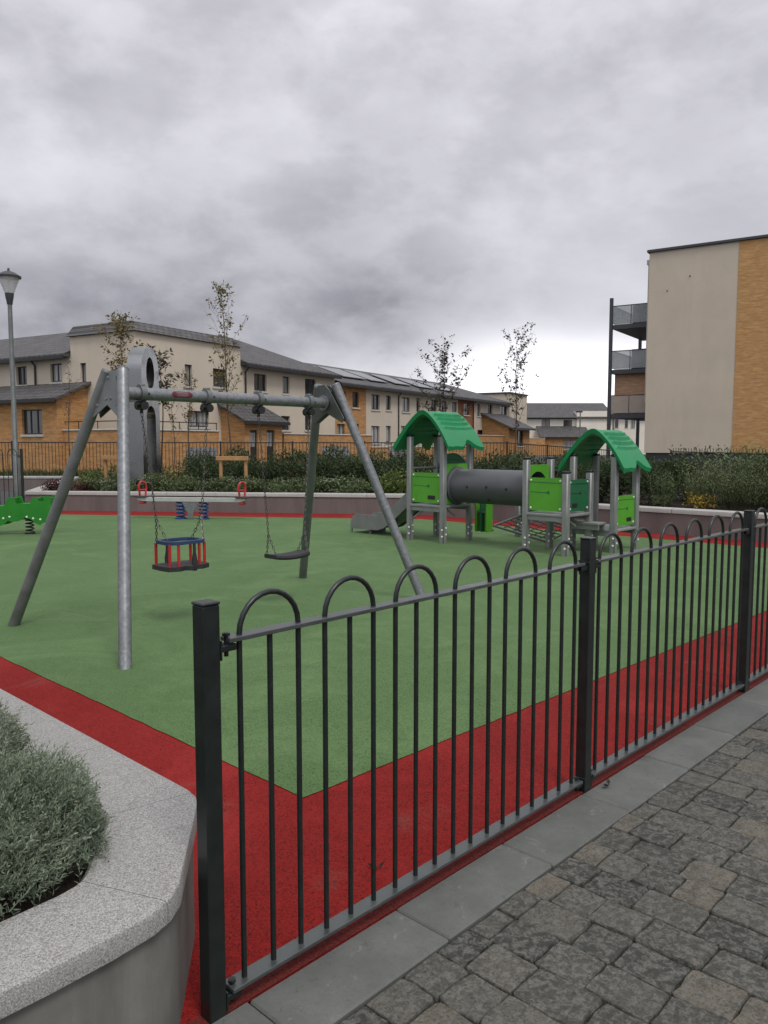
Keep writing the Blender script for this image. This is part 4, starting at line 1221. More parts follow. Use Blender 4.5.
# ------------------------------------------------------------------ house railings
def railing(name, label, pts, tops, zb, mat, gap=.115, group=None, spikes=False):
    root = thing(name, label, 'railing', (pts[0][0], pts[0][1], 0), 0, group)
    O = Vector((*pts[0], 0))
    for (a, b, ta, tb) in zip(pts, pts[1:], tops, tops[1:]):
        a, b = Vector(a), Vector(b); L = (b - a).length; n = max(1, round(L / 2.4))
        for i in range(n):
            p, q = a.lerp(b, i / n), a.lerp(b, (i + 1) / n); za, z2 = ta + (tb - ta) * i / n, ta + (tb - ta) * (i + 1) / n
            p3, q3 = Vector((*p, 0)) - O, Vector((*q, 0)) - O
            m = MB(); up = Vector((0, 0, 1))
            for (h0, h1) in ((-.035, 0.), (None, None)):
                if h0 is None: lo, hi = (Vector((0, 0, zb + .10)),) * 2, .035
                m.tube([p3 + up * (za - .02 if h0 is not None else zb + .12), q3 + up * (z2 - .02 if h0 is not None else zb + .12)], .018, 6)
            c = int((q - p).length / gap)
            for k_ in range(1, c):
                t = k_ / c; x = p3.lerp(q3, t); zt_ = za + (z2 - za) * t
                m.tube([x + up * zb, x + up * (zt_ + (.10 if spikes else 0))], .009, 5)
            pn = m.build('railing_panel', mat, root)
            m = MB(); m.tube([p3 + up * (zb - .35), p3 + up * (za + .03)], .03, 6); m.build('post', mat, root)
railing('garden_railing', 'long black upright railing between planting bed and terraced houses', [(-24, 28.4), (-10.4, 26.9), (4.2, 27.2), (9.2, 31.5)], [1.57, 1.57, 1.56, 1.25], .40, 'railing_paint')
railing('garden_railing', 'black railing with raised tips in front of the apartment block base', [(9.0, 25.0), tuple(G(16.5, 0).xy), tuple(G(16.5, -7).xy)], [1.28, 1.22, 1.16], .40, 'railing_paint', spikes=True)

# ------------------------------------------------------------------ buildings
HR, HLrot = R(60), R(-30)
HC = Vector((-9.78, 31.6, 0))            # the corner of the terrace nearest to the playground
def hit(px, py, org, rz, y=0.0):
    """pixel -> (local x, z) on the vertical plane local y of a frame at org with rotation rz"""
    ex = Vector((math.cos(rz), math.sin(rz))); ey = Vector((-math.sin(rz), math.cos(rz)))
    P = Vector(org[:2]) + ey * y; d = ray(px, py); dn = Vector(d[:2])
    t = P.dot(ey) / dn.dot(ey); w = dn * t
    return ((w - Vector(org[:2])).dot(ex), CAMH + d[2] * t)
def facade(mb, x0, x1, z0, z1, holes, y=0., depth=.14):
    """wall face in plane y (outside is -y) with rectangular openings and their reveals"""
    xs = sorted({x0, x1, *[h[0] for h in holes], *[h[1] for h in holes]}); zs = sorted({z0, z1, *[h[2] for h in holes], *[h[3] for h in holes]})
    xs = [x for x in xs if x0 <= x <= x1]; zs = [z for z in zs if z0 <= z <= z1]
    for a, b in zip(xs, xs[1:]):
        for c, d in zip(zs, zs[1:]):
            mx, mz = (a + b) / 2, (c + d) / 2
            if any(h[0] < mx < h[1] and h[2] < mz < h[3] for h in holes): continue
            mb.add([(a, y, c), (b, y, c), (b, y, d), (a, y, d)], [(0, 1, 2, 3)])
    for a, b, c, d in holes:
        Y = y + depth
        mb.add([(a, y, c), (b, y, c), (b, y, d), (a, y, d), (a, Y, c), (b, Y, c), (b, Y, d), (a, Y, d)], [(0, 1, 5, 4), (1, 2, 6, 5), (2, 3, 7, 6), (3, 0, 4, 7)])
wr = random.Random(77)
def window(root, x0, x1, z0, z1, y=0., sill=True, split=1, depth=.10, T=None, glass=None):
    Y = y + depth; f = .055
    m = MB(T); m.box((x0, Y, z0), (x0 + f, Y + .05, z1)); m.box((x1 - f, Y, z0), (x1, Y + .05, z1))
    m.box((x0 + f, Y, z0), (x1 - f, Y + .05, z0 + f)); m.box((x0 + f, Y, z1 - f), (x1 - f, Y + .05, z1))
    for i in range(1, split + 1):
        if split > 0:
            x = x0 + (x1 - x0) * i / (split + 1); m.box((x - .025, Y + .001, z0 + f), (x + .025, Y + .049, z1 - f))
    w = m.build('window', 'window_frame', root, smooth=False)
    g = glass or ('curtained_glass' if wr.random() < .45 else 'window_glass')
    m = MB(T); m.add([(x0 + .02, Y + .03, z0 + .02), (x1 - .02, Y + .03, z0 + .02), (x1 - .02, Y + .03, z1 - .02), (x0 + .02, Y + .03, z1 - .02)], [(0, 1, 2, 3)]); m.build('pane', g, w, smooth=False)
    if sill: m = MB(T); m.box((x0 - .06, y - .05, z0 - .09), (x1 + .06, y + depth, z0 - .002)); m.build('sill', 'sill_concrete', w, smooth=False)
    return w
def roof_slope(mb, x0, x1, ye, ze, yr, zr, hipl=0., hipr=0., yb=None, th=.12):
    """pitched roof: eaves line, ridge line, back eaves; optional hipped ends"""
    yb = 2 * yr - ye if yb is None else yb
    e = [(x0, ye, ze), (x1, ye, ze), (x1, yb, ze), (x0, yb, ze)]; r = [(x0 + hipl, yr, zr), (x1 - hipr, yr, zr)]
    lo = [(x, y, z - th) for x, y, z in e]
    mb.add(e + r + lo, [(0, 1, 5, 4), (1, 2, 5), (2, 3, 4, 5), (3, 0, 4), (6, 7, 1, 0), (7, 8, 2, 1), (8, 9, 3, 2), (9, 6, 0, 3), (9, 8, 7, 6)])
def pipe(root, x, z0, z1, y=-.06, name='downpipe'):
    m = MB(); m.tube([(x, y, z0), (x, y, z1 - .25), (x, y - .22, z1)], .04, 8); m.build(name, 'dark_trim', root)
def gutter(root, x0, x1, y, z):
    m = MB(); m.box((x0, y - .06, z - .20), (x1, y + .05, z - .07)); m.build('gutter', 'dark_trim', root, smooth=False)
def lean_to(root, x0, x1, yo, ze, zt, mat, front, side, over=.25, th=.10):
    """brick porch projecting from the facade (y=0) to y=-yo under a lean-to slate roof. front/side: opening lists"""
    m = MB(); zf = ze - .05
    facade(m, x0, x1, 0, zf, [h[:4] for h in front], y=-yo)
    # cheeks
    for x, sgn in ((x0, -1), (x1, 1)):
        vs = [(x, -yo, 0), (x, 0, 0), (x, 0, zt - .12), (x, -yo, zf)]
        m.add(vs, [(0, 1, 2, 3) if sgn > 0 else (3, 2, 1, 0)])
    pch = m.build('porch', mat, root, smooth=False)
    m = MB(); sl = (zt - ze) / yo
    a = [(x0 - over, -yo - over, ze - sl * over), (x1 + over, -yo - over, ze - sl * over), (x1 + over, -.003, zt), (x0 - over, -.003, zt)]
    m.add(a + [(x, y, z - th) for x, y, z in a], [(0, 1, 2, 3), (7, 6, 5, 4), (0, 4, 5, 1), (1, 5, 6, 2), (2, 6, 7, 3), (3, 7, 4, 0)]); m.build('porch_roof', 'slate', pch, smooth=False)
    m = MB(); m.box((x0 - over, -yo - over - .07, ze - sl * over - .16), (x1 + over, -yo - over - .004, ze - sl * over - .03)); m.build('gutter', 'dark_trim', pch, smooth=False)
    for h in front:
        if len(h) > 4 and h[4] == 'door':
            m = MB(); m.box((h[0], -yo + .08, h[2]), (h[1], -yo + .13, h[3])); m.build('door', 'dark_trim', pch, smooth=False)
            m = MB(); m.box((h[0] + .1, -yo + .07, h[3] - .75), (h[1] - .1, -yo + .079, h[3] - .12)); m.build('door_glass', 'curtained_glass', pch, smooth=False)
        else: window(pch, h[0], h[1], h[2], h[3], y=-yo, split=2 if h[1] - h[0] > 1.2 else 1)
    return pch

def px_holes(lst, org, rz, y=0.):
    out = []
    for (xa, xb, ya, yb) in lst:
        x0, z1 = hit(xa, ya, org, rz, y); x1, z1b = hit(xb, ya, org, rz, y); _, z0 = hit((xa + xb) / 2, yb, org, rz, y); zz = (z1 + z1b) / 2
        out.append((x0, x1, z0, zz))
    return out
def S(px): return hit(px, 400, HC, HR)[0]      # distance along the right-hand row for a photo column

# --- corner house
ch = thing('terraced_house', 'cream rendered corner house with tall blank walls behind the swings', 'house', HC, HR)
W1 = S(241); DEP = 3.75
holes = px_holes([(184.8, 192, 364.6, 386), (213, 226.5, 369, 387), (187.5, 209, 411, 427)], HC, HR)
m = MB(); facade(m, 0, W1, 0, 5.92, holes)
Tl = Matrix.Rotation(R(-90), 4, 'Z')             # left face: facade coordinates turned
hl = px_holes([(80, 85.8, 363, 382.5)], HC, HLrot)
m2 = MB(Tl); facade(m2, -DEP, 0, 0, 5.92, hl); m.v_off = 0
m.add(m2.v, m2.f)
m.add([(W1, 0, 5.0), (W1, DEP, 5.0), (W1, DEP, 5.92), (W1, 0, 5.92), (0, DEP, 5.92), (0, DEP, 0), (W1, DEP, 0)], [(0, 1, 2, 3), (5, 4, 2, 6)])
m.build('wall', 'cream_render', ch, smooth=False)
for i, h in enumerate(holes): window(ch, *h, split=0 if i == 0 else 1, glass='curtained_glass' if i == 0 else None)
for h in hl: window(ch, *h, split=0, T=Tl)
m = MB(); ov = .14
e = [(-ov, -ov, 5.93), (W1 + .02, -ov, 5.93), (W1 + .02, DEP + .1, 5.93), (-ov, DEP + .1, 5.93)]; r = [(.25, .45, 6.38), (W1 + .02, .45, 6.38), (W1 + .02, DEP + .1, 6.38), (.25, DEP + .1, 6.38)]
m.add(e + r, [(0, 1, 5, 4), (1, 2, 6, 5), (2, 3, 7, 6), (3, 0, 4, 7), (4, 5, 6, 7), (3, 2, 1, 0)]); m.build('roof', 'slate', ch, smooth=False)
# --- left wing house
hw_ = thing('terraced_house', 'cream house with brick front porch and slate roofs behind lamp post', 'house', HC, HLrot)
xl = -DEP - .003; X0 = xl - 13
holes = px_holes([(16, 26.4, 366.5, 385), (50, 61.5, 363.6, 382)], HC, HLrot) + [(-15.2, -14.2, 3.3, 4.6)]
m = MB(); facade(m, X0, xl, 0, 5.12, holes); m.build('wall', 'cream_render', hw_, smooth=False)
for h in holes: window(hw_, *h)
m = MB(); roof_slope(m, X0, xl - .02, -.35, 5.22, 3.6, 6.85); m.build('roof', 'slate', hw_, smooth=False)
gutter(hw_, X0, xl - .03, -.37, 5.22)
xd = hit(36, 370, HC, HLrot)[0]; pipe(hw_, xd, 3.9, 5.1)
PY = 1.5
x1p = hit(57.5, 430, HC, HLrot, -PY)[0]
fr_ = px_holes([(21.4, 41.8, 409.5, 434.5)], HC, HLrot, -PY)
fr_ += [(x1p - 7.0, x1p - 6.0, .05, 2.2, 'door')]
lean_to(hw_, x1p - 9, x1p, PY, 3.42, 4.05, 'brick_buff', fr_, [])
# --- second house of the row, with its own brick porch
def row_house(label, pa, pb, ze, yr, zr, segs, wins, hipl=0., hipr=0., solar=(), pipes=(), zwall=None):
    s0, s1 = S(pa), S(pb); org = HC + Vector((math.cos(HR), math.sin(HR), 0)) * s0
    root = thing('terraced_house', label, 'house', org, HR); W_ = s1 - s0 - .004
    holes = px_holes(wins, org, HR)
    xs = [S(a) - s0 for a, b, mt in segs] + [W_]
    for i, (a, b, mt) in enumerate(segs):
        m = MB(); hs = [h for h in holes if xs[i] - .01 <= (h[0] + h[1]) / 2 <= xs[i + 1]]
        hs = [(max(h[0], xs[i] + .02), min(h[1], xs[i + 1] - .02), h[2], h[3]) for h in hs]
        facade(m, xs[i], xs[i + 1], 0, ze - .1, hs); m.build('wall', mt, root, smooth=False)
        for h in hs: window(root, *h, split=1 if h[1] - h[0] > .75 else 0)
    m = MB()
    m.add([(0, 0, 0), (0, 7.8, 0), (0, 7.8, ze - .1), (0, 0, ze - .1)], [(3, 2, 1, 0)]); m.add([(W_, 0, 0), (W_, 7.8, 0), (W_, 7.8, ze - .1), (W_, 0, ze - .1)], [(0, 1, 2, 3)])
    m.add([(0, .002, ze - .11), (W_, .002, ze - .11), (W_, 7.8, ze - .11), (0, 7.8, ze - .11)], [(0, 1, 2, 3)]); m.build('side_wall', 'cream_render', root, smooth=False)
    m = MB(); roof_slope(m, 0, W_ - .01, -.4, ze, yr, zr, hipl, hipr); rf = m.build('roof', 'slate', root, smooth=False)
    gutter(root, 0, W_ - .02, -.42, ze)
    sl = Vector((0, yr + .4, zr - ze)); sn = Vector((0, -(zr - ze), yr + .4)).normalized()
    for (qa, qb, f0, f1) in solar:
        a, b = S(qa) - s0, S(qb) - s0; p = Vector((0, -.4, ze))
        m = MB(); lo = [Vector((a, 0, 0)) + p + sl * f0 + sn * .06, Vector((b, 0, 0)) + p + sl * f0 + sn * .06, Vector((b, 0, 0)) + p + sl * f1 + sn * .06, Vector((a, 0, 0)) + p + sl * f1 + sn * .06]
        m.add(lo + [v + sn * .05 for v in lo], [(0, 3, 2, 1), (4, 5, 6, 7), (0, 1, 5, 4), (1, 2, 6, 5), (2, 3, 7, 6), (3, 0, 4, 7)]); m.build('solar_panel', 'solar_glass', rf, smooth=False)
    for pxp in pipes: pipe(root, S(pxp) - s0, .3, ze - .15)
    return root, org, s0, W_
h2, o2, s2, w2 = row_house('cream house with brick porch seen between the two swings and bracket', 241, 335, 5.22, 3.9, 7.0, [(241, 335, 'cream_render')],
    [(254, 266.5, 374, 391), (282.6, 289.5, 376.5, 393.5), (305, 316, 379, 396), (281, 290, 416, 430), (305, 312, 416, 430)], hipr=3.4, pipes=(245,))
PY = 1.34
pa = hit(244.5, 430, o2, HR, -PY)[0]; pb = hit(282, 430, o2, HR, -PY)[0]
fr_ = [(*h, 'door') for h in px_holes([(250, 257.5, 430, 462), (266.5, 274.5, 430, 462)], o2, HR, -PY)]
fr_ = [(a, b, .1, d, e) for a, b, c, d, e in fr_]
lean_to(h2, pa, pb, PY, 2.66, 3.32, 'brick_buff', fr_, [])
row_house('part brick part cream house with solar panels behind the right swing leg', 335, 399, 4.86, 3.9, 6.35, [(335, 366, 'brick_buff'), (366, 399, 'cream_render')],
    [(339, 346, 391, 407), (352.5, 359, 392, 407.5), (371.4, 379.7, 394.5, 409.6), (386, 391, 395.5, 410), (337, 345, 424, 436), (353, 359, 424, 440), (371.4, 379.7, 426, 443), (386, 391, 426, 442)],
    solar=((337, 352, .30, .72), (356, 378, .28, .74), (381, 398, .26, .74)), pipes=(398,))
row_house('cream and red brick house with solar panels behind the left tower roof', 399, 474, 4.86, 3.9, 6.35, [(399, 458, 'cream_render'), (458, 474, 'brick_red')],
    [(402, 410, 397.5, 411.7), (416.5, 420, 398, 412), (431, 437, 400, 413), (442, 447, 401, 413.5), (452, 457, 402, 414), (464, 469.5, 403, 415), (401, 409, 426, 441), (416, 420, 426, 441), (432, 440, 428, 440), (464, 470, 429, 440)],
    solar=((406, 422, .28, .74), (428, 444, .26, .72), (449, 466, .26, .70)), pipes=(473,))
row_house('cream house with hipped slate roof end in middle distance', 474, 509, 4.86, 3.9, 6.35, [(474, 509, 'cream_render')],
    [(477, 480.5, 404, 416), (487.6, 492.4, 404.6, 416.5), (500, 507, 406, 417.5), (477.5, 485.6, 430, 440)], hipr=4.5)
s5 = S(509.2); o5 = HC + Vector((math.cos(HR), math.sin(HR), 0)) * s5
he = thing('terraced_house', 'end house with tall cream block and brick porch closing the row', 'house', o5, HR); w5 = S(527) - s5
m = MB(); facade(m, 0, w5, 0, 5.68, []); m.add([(w5, 0, 0), (w5, 8, 0), (w5, 8, 5.68), (w5, 0, 5.68), (0, 0, 4), (0, 8, 4), (0, 8, 5.68), (0, 0, 5.68)], [(0, 1, 2, 3), (7, 6, 5, 4)]); m.build('wall', 'cream_render', he, smooth=False)
m = MB(); m.box((-.1, -.1, 5.685), (w5 + .1, 8, 5.80)); m.build('roof', 'slate', he, smooth=False)
PY = 2.2
pa, pb = hit(509, 440, o5, HR, -PY)[0], hit(529.5, 440, o5, HR, -PY)[0]
fr_ = px_holes([(517.5, 523.5, 430.5, 446)], o5, HR, -PY)
lean_to(he, pa, pb, PY, 2.9, 3.9, 'brick_buff', fr_, [], over=.35)

# --- brick garden walls
def garden_wall(label, org, rz, y, pa, pb, zt, rail=None, mat='brick_buff'):
    xa, xb = hit(pa, 440, org, rz, y)[0], hit(pb, 440, org, rz, y)[0]
    ex = Vector((math.cos(rz), math.sin(rz), 0)); ey = Vector((-math.sin(rz), math.cos(rz), 0))
    o = Vector((org[0], org[1], 0)) + ex * xa + ey * y; L = xb - xa
    root = thing('garden_wall', label, 'garden wall', o, rz)
    MB().box((0, 0, -.05), (L, .22, zt - .06)).build('wall', mat, root, smooth=False)
    MB().box((-.04, -.04, zt - .058), (L + .04, .26, zt), bev=.01).build('coping', 'sill_concrete', root, smooth=False)
    if rail:
        m = MB(); m.tube([(0, .1, zt + .3), (L, .1, zt + .3)], .02, 6)
        k_ = 0
        while k_ * 1.1 <= L: m.cyl((k_ * 1.1, .1, zt), (k_ * 1.1, .1, zt + .3), .018, 6); k_ += 1
        m.build('top_rail', 'railing_paint', root)
    return root
garden_wall('buff brick garden wall with thin top rail left of near swing post', HC, HLrot, -1.25, 58.5, 141, 2.08, True)
garden_wall('buff brick garden wall with top rail between sculpture and brick porch', HC, HR, -1.0, 140, 219, 2.08, True)
garden_wall('buff brick garden wall right of twin doored porch behind the swing leg', o2, HR, -1.1, 284, 372, 2.02)
garden_wall('low buff brick wall below cream house windows behind left tower', o2, HR, -1.3, 374, 476, 1.35)
garden_wall('short buff brick wall beside the far end porch', o2, HR, -1.8, 477, 506, 2.15)

# --- bin stores with sloping grey tops
def bin_store(pa, pb, D, ytop, label):
    a, b = at(pa, 450, D), at(pb, 450, D); W_ = b.x - a.x; zt = at(pa, ytop, D).z
    root = thing('bin_store', label, 'bin store', (a.x, D, 0), R(12), 'bin stores behind the railing')
    m = MB(); m.add([(.05, .05, -.05), (W_ - .05, .05, -.05), (W_ - .05, .8, -.05), (.05, .8, -.05), (.05, .05, zt - .36), (W_ - .05, .05, zt - .36), (W_ - .05, .8, zt - .06), (.05, .8, zt - .06)], [(0, 1, 5, 4), (1, 2, 6, 5), (2, 3, 7, 6), (3, 0, 4, 7)])
    m.build('cabinet', 'dark_trim', root, smooth=False)
    m = MB(); e = [(0, 0, zt - .37), (W_, 0, zt - .37), (W_, .86, zt), (0, .86, zt)]; m.add([(x, y, z - .05) for x, y, z in e] + e, [(3, 2, 1, 0), (4, 5, 6, 7), (0, 1, 5, 4), (1, 2, 6, 5), (2, 3, 7, 6), (3, 0, 4, 7)])
    m.build('lid', 'slate', root, smooth=False)
bin_store(186, 216, 28.3, 447.5, 'low bin store with grey sloping lid left of timber tree frame')
bin_store(324, 352, 28.6, 446.5, 'low bin store with grey sloping lid behind the right swing legs')
bin_store(393, 417, 29.4, 446.5, 'low bin store with grey sloping lid beside the left play tower')

# --- far houses
FD = 112.
def far_house(label, pa, pb, D, ye, yrd, wins, porch=None, block=None):
    a, b = at(pa, 440, D), at(pb, 440, D); ze = at(pa, ye, D).z; zr = at(pa, yrd, D + 6).z; W_ = b.x - a.x
    root = thing('far_house', label, 'house', (a.x, D, 0), 0.)
    org = (a.x, D, 0); holes = px_holes(wins, org, 0.)
    m = MB(); facade(m, 0, W_, -1, ze - .1, holes); m.add([(0, 0, -1), (0, 12, -1), (0, 12, ze), (0, 0, ze)], [(3, 2, 1, 0)]); m.build('wall', 'white_render', root, smooth=False)
    for h in holes: window(root, *h)
    m = MB(); roof_slope(m, -.3, W_ + .3, -.6, ze + .15, 6, zr); m.build('roof', 'slate', root, smooth=False)
    if block:
        x0, z1 = hit(block[0], block[2], org, 0, -.3); x1, _ = hit(block[1], block[2], org, 0, -.3)
        m = MB(); m.box((x0, -.3, -1), (x1, 5, z1)); m.build('gable_block', 'white_render', root, smooth=False)
    if porch:
        x0, zt = hit(porch[0], porch[2], org, 0, -3); x1, _ = hit(porch[1], porch[2], org, 0, -3); _, z0 = hit(porch[0], porch[3], org, 0, -3)
        lean_to(root, x0, x1, 3., z0 + .2, zt + .6, 'brick_buff', [(x0 + (x1 - x0) * .45, x0 + (x1 - x0) * .95, .8, z0 - .4)], [], over=.4)
    return root
far_house('distant white house with grey roof and brick porch at right end of row', 516, 612, FD, 418.5, 403, [(521, 525, 420, 428), (541.7, 550, 419.5, 428), (563.5, 572, 420, 428)], porch=(543, 588, 430, 437), block=(577, 611, 411))
far_house('distant white house glimpsed under the apartment balconies', 614, 660, 118., 417, 410, [(615, 618.5, 418, 428), (625, 628, 418, 428), (631, 635, 418, 428)])
D = 108; garden = garden_wall('distant brick garden wall left of the far porch', (at(527, 440, D).x, D, 0), 0., 0., 526, 545, at(527, 438, D).z)
D = 96.; p = at(579.5, 450, D)
fl = thing('street_lamp', 'tiny distant lamp post in front of the far white house', 'street lamp', (p.x, D, 0))
MB().tube([(0, 0, -.3), (0, 0, at(579, 412, D).z)], [.11, .07], 8).build('pole', 'galvanised_dull', fl)
MB().box((-.5, -.12, at(579, 412.5, D).z), (.25, .12, at(579, 411, D).z)).build('lamp_head', 'steel_grey', fl, smooth=False)

# --- apartment block
AO = Vector((15.66, 48.0, 0)); AR = math.atan2(-.552, .834)
ap = thing('apartment_block', 'large cream and yellow brick apartment block with side balconies at right', 'apartment building', AO, AR)
AT = 12.72; XB = hit(733.5, 400, AO, AR)[0]
m = MB(); m.box((0, 0, .98), (XB - .002, 14, AT)); m.build('rendered_wall', 'apartment_render', ap, smooth=False)
m = MB(); m.box((XB, -.02, .98), (XB + 16, 14, AT)); m.build('brick_wall', 'brick_yellow', ap, smooth=False)
m = MB(); m.box((.12, .15, -.3), (XB + 16, 13.9, .978)); m.build('plinth', 'steel_grey', ap, smooth=False)
m = MB(); m.box((-.12, -.14, AT + .003), (XB + 16, 14.1, AT + .16), bev=.02); m.build('roof_edge', 'steel_grey', ap, smooth=False)
m = MB(); m.cyl((-.09, .3, 4), (-.09, .3, AT - .6), .05, 8); m.box((-.2, .2, AT - .62), (-.01, .4, AT - .35)); m.build('downpipe', 'sill_concrete', ap)
for vx, vz in ((1.05, 10.4), (2.3, 11.1)):
    m = MB(); m.box((vx, -.03, vz), (vx + .07, -.003, vz + .06)); m.build('wall_vent', 'steel_grey', ap, smooth=False)
YB0, YB1, XBm = 1.0, 7.6, -2.42
for i, z in enumerate((3.36, 6.1, 8.85)):
    m = MB(); m.box((XBm, YB0, z - .26), (-.003, YB1, z)); bc = m.build('balcony', 'steel_grey', ap, smooth=False)
    gl_ = 'balcony_glass' if i else 'frosted_glass'
    m = MB(); m.box((XBm + .02, YB0 + .03, z + .06), (-.06, YB0 + .045, z + 1.12)); m.build('balustrade_glass', gl_, bc, smooth=False)
    m = MB(); m.box((XBm + .02, YB0 + .06, z + .06), (XBm + .035, YB1 - .03, z + 1.12)); m.build('balustrade_glass', gl_, bc, smooth=False)
    m = MB()
    m.tube([(-.06, YB0 + .04, z + 1.15), (XBm + .03, YB0 + .04, z + 1.15), (XBm + .03, YB1, z + 1.15)], .03, 6)
    for x in (-1.3,): m.box((x - .02, YB0 + .02, z), (x + .02, YB0 + .055, z + 1.14))
    m.build('handrail', 'steel_grey', bc)
    m = MB(); ys = YB0 + (.5 if i == 0 else 1.6); m.box((XBm + (.06 if i == 0 else .75), ys, z + .004), (-.075, ys + .08, z + (2.5 if i == 0 else 1.38))); m.build('end_screen', 'brick_pale' if i == 0 else 'steel_grey', bc, smooth=False)
    m = MB(); m.box((-.07, YB0 + 1.0, z + .05), (-.004, YB0 + 3.4, z + 2.2)); m.build('balcony_door', 'window_glass', bc, smooth=False)
for y in (YB0 - .08, YB1 - .3):
    m = MB(); m.box((XBm - .19, y, -.3), (XBm - .003, y + .18, 10.5 if y < 2 else 8.75)); m.build('balcony_post', 'steel_grey', ap, smooth=False)
m = MB(); m.box((-.16, YB0 - .08, -.3), (-.005, YB0 + .05, 10.1)); m.build('balcony_post', 'steel_grey', ap, smooth=False)

# ------------------------------------------------------------------ a dead leaf on the red rubber
p = G(-1.113, .204); root = MB(); q = random.Random(2)
for i in range(5): root.leaf(Vector((q.gauss(0, .006), q.gauss(0, .006), .004)), Vector((q.gauss(0, 1), q.gauss(0, 1), .35)), Vector((0, 0, 1)), .03, .018, q.random())
o = root.build('dead_leaf', 'dead_leaf', smooth=False, loc=p); tag(o, 'small dark dead leaf lying on the red rubber behind the railing', 'leaf')
o = o.copy(); COL.objects.link(o); o.location = G(.06, -.07, .006); o.rotation_euler.z = 1.1; tag(o, 'small dark dead leaf on the grey kerb slab at foot of middle fence post', 'leaf')

# ------------------------------------------------------------------ sky, sun, camera
w = bpy.data.worlds.new('World'); scene.world = w; w.use_nodes = True
nt = w.node_tree; bg = nt.nodes['Background']; out = nt.nodes['World Output']
SUN_EL, SUN_AZ = R(58), R(150)       # azimuth from +Y towards +X: light from the right, behind the camera
sky = nt.nodes.new('ShaderNodeTexSky'); sky.sky_type = 'NISHITA'; sky.sun_disc = False
sky.sun_elevation = SUN_EL; sky.sun_rotation = SUN_AZ
nt.links.new(sky.outputs[0], bg.inputs[0]); bg.inputs[1].default_value = .08
def nn_(kind, **kw):
    n_ = nt.nodes.new(kind)
    for k_, v in kw.items(): setattr(n_, k_, v)
    return n_
def lk(a, b): nt.links.new(a, b)
def wm(op, a, b=0., c=None, clamp=False):
    n_ = nn_('ShaderNodeMath', operation=op, use_clamp=clamp)
    for i, v in enumerate((a, b) if c is None else (a, b, c)):
        if isinstance(v, (int, float)): n_.inputs[i].default_value = v
        else: lk(v, n_.inputs[i])
    return n_.outputs[0]
tc = nn_('ShaderNodeTexCoord'); sepw = nn_('ShaderNodeSeparateXYZ'); lk(tc.outputs['Generated'], sepw.inputs[0])
X, Y, Z = sepw.outputs
zc = wm('MAXIMUM', Z, 0.0)
inv = wm('DIVIDE', 1., wm('ADD', zc, .32))
cmb = nn_('ShaderNodeCombineXYZ'); lk(X, cmb.inputs[0]); lk(Y, cmb.inputs[1]); lk(wm('MULTIPLY', zc, 1.75), cmb.inputs[2])
def wnoise(scale, detail, rough, dist=0., off=0.):
    mp = nn_('ShaderNodeMapping'); mp.inputs['Location'].default_value = (off, off * .7, 0); lk(cmb.outputs[0], mp.inputs[0])
    n_ = nn_('ShaderNodeTexNoise'); n_.inputs['Scale'].default_value = scale; n_.inputs['Detail'].default_value = detail; n_.inputs['Roughness'].default_value = rough; n_.inputs['Distortion'].default_value = dist
    lk(mp.outputs[0], n_.inputs['Vector']); return n_.outputs['Fac']
def wramp(fac, stops):
    n_ = nn_('ShaderNodeValToRGB'); cr = n_.color_ramp; cr.interpolation = 'B_SPLINE' if len(stops) > 5 else 'EASE'
    while len(cr.elements) < len(stops): cr.elements.new(.5)
    for e_, (p_, c_) in zip(cr.elements, stops): e_.position = p_; e_.color = (c_, c_, c_, 1)
    lk(fac, n_.inputs[0]); return n_.outputs[0]
elev = wramp(zc, [(0., .56), (.07, .46), (.125, .345), (.185, .345), (.25, .40), (.32, .43), (.46, .435), (.7, .66), (1., .78)])
n_big = wnoise(3.4, 6, .5, .25, 3.1); n_mid = wnoise(8.5, 9, .56, .12, 7.7); n_small = wnoise(24., 7, .62, .1, 1.3)
cl = wm('ADD', wm('MULTIPLY', wramp(n_big, [(.30, .74), (.70, 1.24)]), .66), wm('MULTIPLY', wramp(n_mid, [(.36, .66), (.64, 1.30)]), .36))
cl = wm('MULTIPLY', cl, wm('ADD', wm('MULTIPLY', n_small, .10), .95))
val = wm('MULTIPLY', elev, cl)
def patch(px, py, rad, amt, v, squash=1.0, soft=None):
    """a brighter or darker mass of cloud around one direction of the sky"""
    d = Vector(ray(px, py)).normalized()
    dx = wm('SUBTRACT', X, d.x); dy = wm('SUBTRACT', Y, d.y); dz = wm('MULTIPLY', wm('SUBTRACT', Z, d.z), squash)
    r2_ = wm('ADD', wm('ADD', wm('MULTIPLY', dx, dx), wm('MULTIPLY', dy, dy)), wm('MULTIPLY', dz, dz))
    r2_ = wm('ADD', r2_, wm('MULTIPLY', wm('SUBTRACT', n_mid, .5), rad * rad * 1.6))
    g_ = wm('POWER', 2.718, wm('MULTIPLY', r2_, -1. / (rad * rad)))
    g_ = wm('MINIMUM', g_, 1.)
    return wm('ADD', v, wm('MULTIPLY', g_, amt))
val = patch(570, 395, .13, .42, val, 1.7)
val = patch(720, 360, .18, .24, val, 1.6)
val = patch(490, 375, .09, .25, val, 1.6)
val = patch(420, 318, .16, -.09, val, 3.0)
val = patch(610, 318, .10, -.07, val, 3.4)
val = patch(60, 290, .20, -.04, val, 2.0)
val = patch(600, 235, .13, .07, val, 1.6)
val = patch(740, 120, .18, .05, val, 1.4)
val = patch(180, 210, .06, -.05, val, 1.6)
val = patch(20, 180, .14, .08, val, 2.0)
val = patch(300, 60, .25, .06, val, 1.6)
val = patch(230, 330, .22, -.06, val, 4.0)
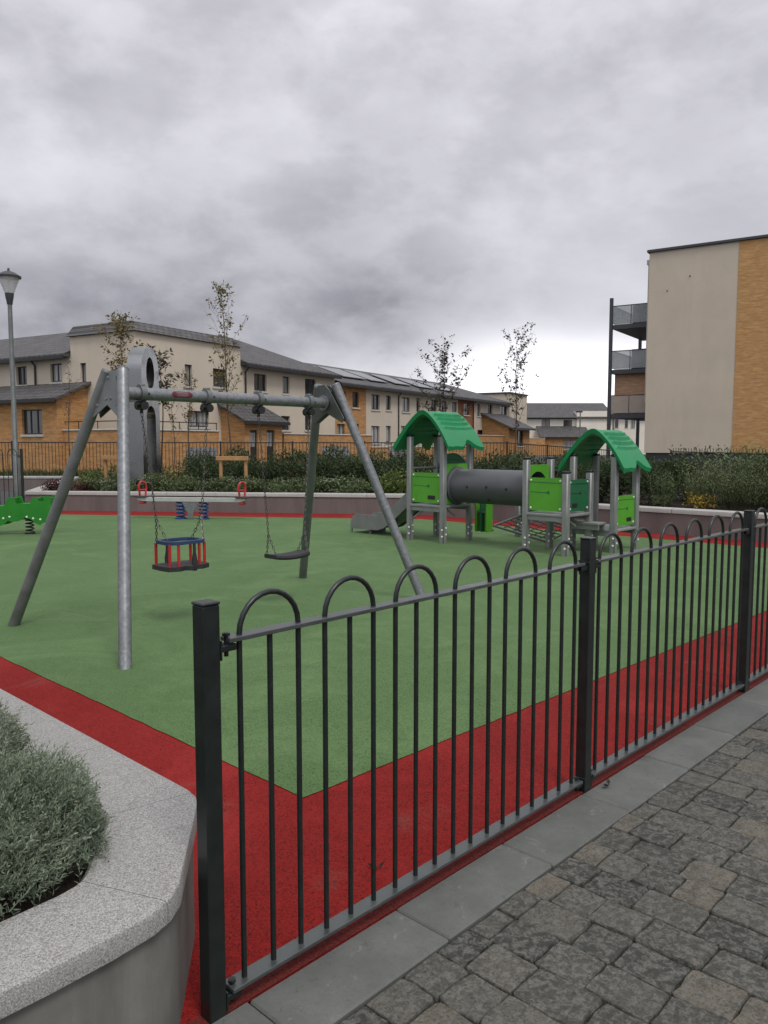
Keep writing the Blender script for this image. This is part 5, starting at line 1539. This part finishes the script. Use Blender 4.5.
back = wm('MULTIPLY', wm('MULTIPLY', wm('MAXIMUM', wm('MULTIPLY', Y, -1.), 0.), wm('MINIMUM', wm('MULTIPLY', zc, 1.6), 1.)), .5)
val = wm('MAXIMUM', wm('ADD', val, back), .12)
tint = nn_('ShaderNodeMix', data_type='RGBA'); lk(wm('MULTIPLY', val, 1.3, clamp=True), tint.inputs[0]); tint.inputs[6].default_value = (.985, .965, 1.085, 1); tint.inputs[7].default_value = (1., .99, 1.04, 1)
colr = nn_('ShaderNodeVectorMath', operation='SCALE'); lk(tint.outputs[2], colr.inputs[0]); lk(val, colr.inputs[3])
bg2 = nn_('ShaderNodeBackground'); lk(colr.outputs[0], bg2.inputs[0]); bg2.inputs[1].default_value = 1.0
mxs = nn_('ShaderNodeMixShader'); mxs.inputs[0].default_value = .94
lk(bg.outputs[0], mxs.inputs[1]); lk(bg2.outputs[0], mxs.inputs[2]); lk(mxs.outputs[0], out.inputs['Surface'])

sl = bpy.data.lights.new('sun', 'SUN'); sl.energy = 1.15; sl.angle = R(16); sl.color = (1., .965, .91)
so = bpy.data.objects.new('sun', sl); COL.objects.link(so)
sd = Vector((math.sin(SUN_AZ) * math.cos(SUN_EL), math.cos(SUN_AZ) * math.cos(SUN_EL), math.sin(SUN_EL)))
so.rotation_euler = sd.to_track_quat('Z', 'Y').to_euler(); so.location = (0, 0, 30)

cd = bpy.data.cameras.new('camera'); cam = bpy.data.objects.new('camera', cd); COL.objects.link(cam)
cd.sensor_fit = 'VERTICAL'; cd.sensor_height = 36.; cd.lens = F * 36. / 1024.; cd.clip_end = 2000.; cd.clip_start = .05
cam.location = (0, 0, CAMH); cam.rotation_euler = (PI / 2 - PITCH, 0, 0)
scene.camera = cam
scene.view_settings.view_transform = 'Standard'; scene.view_settings.look = 'None'
scene.view_settings.exposure = .50; scene.view_settings.gamma = 1.; scene.view_settings.use_curve_mapping = False
scene.cycles.use_denoising = True
scene.cycles.max_bounces = 6; scene.cycles.diffuse_bounces = 3; scene.cycles.glossy_bounces = 3; scene.cycles.transparent_max_bounces = 8
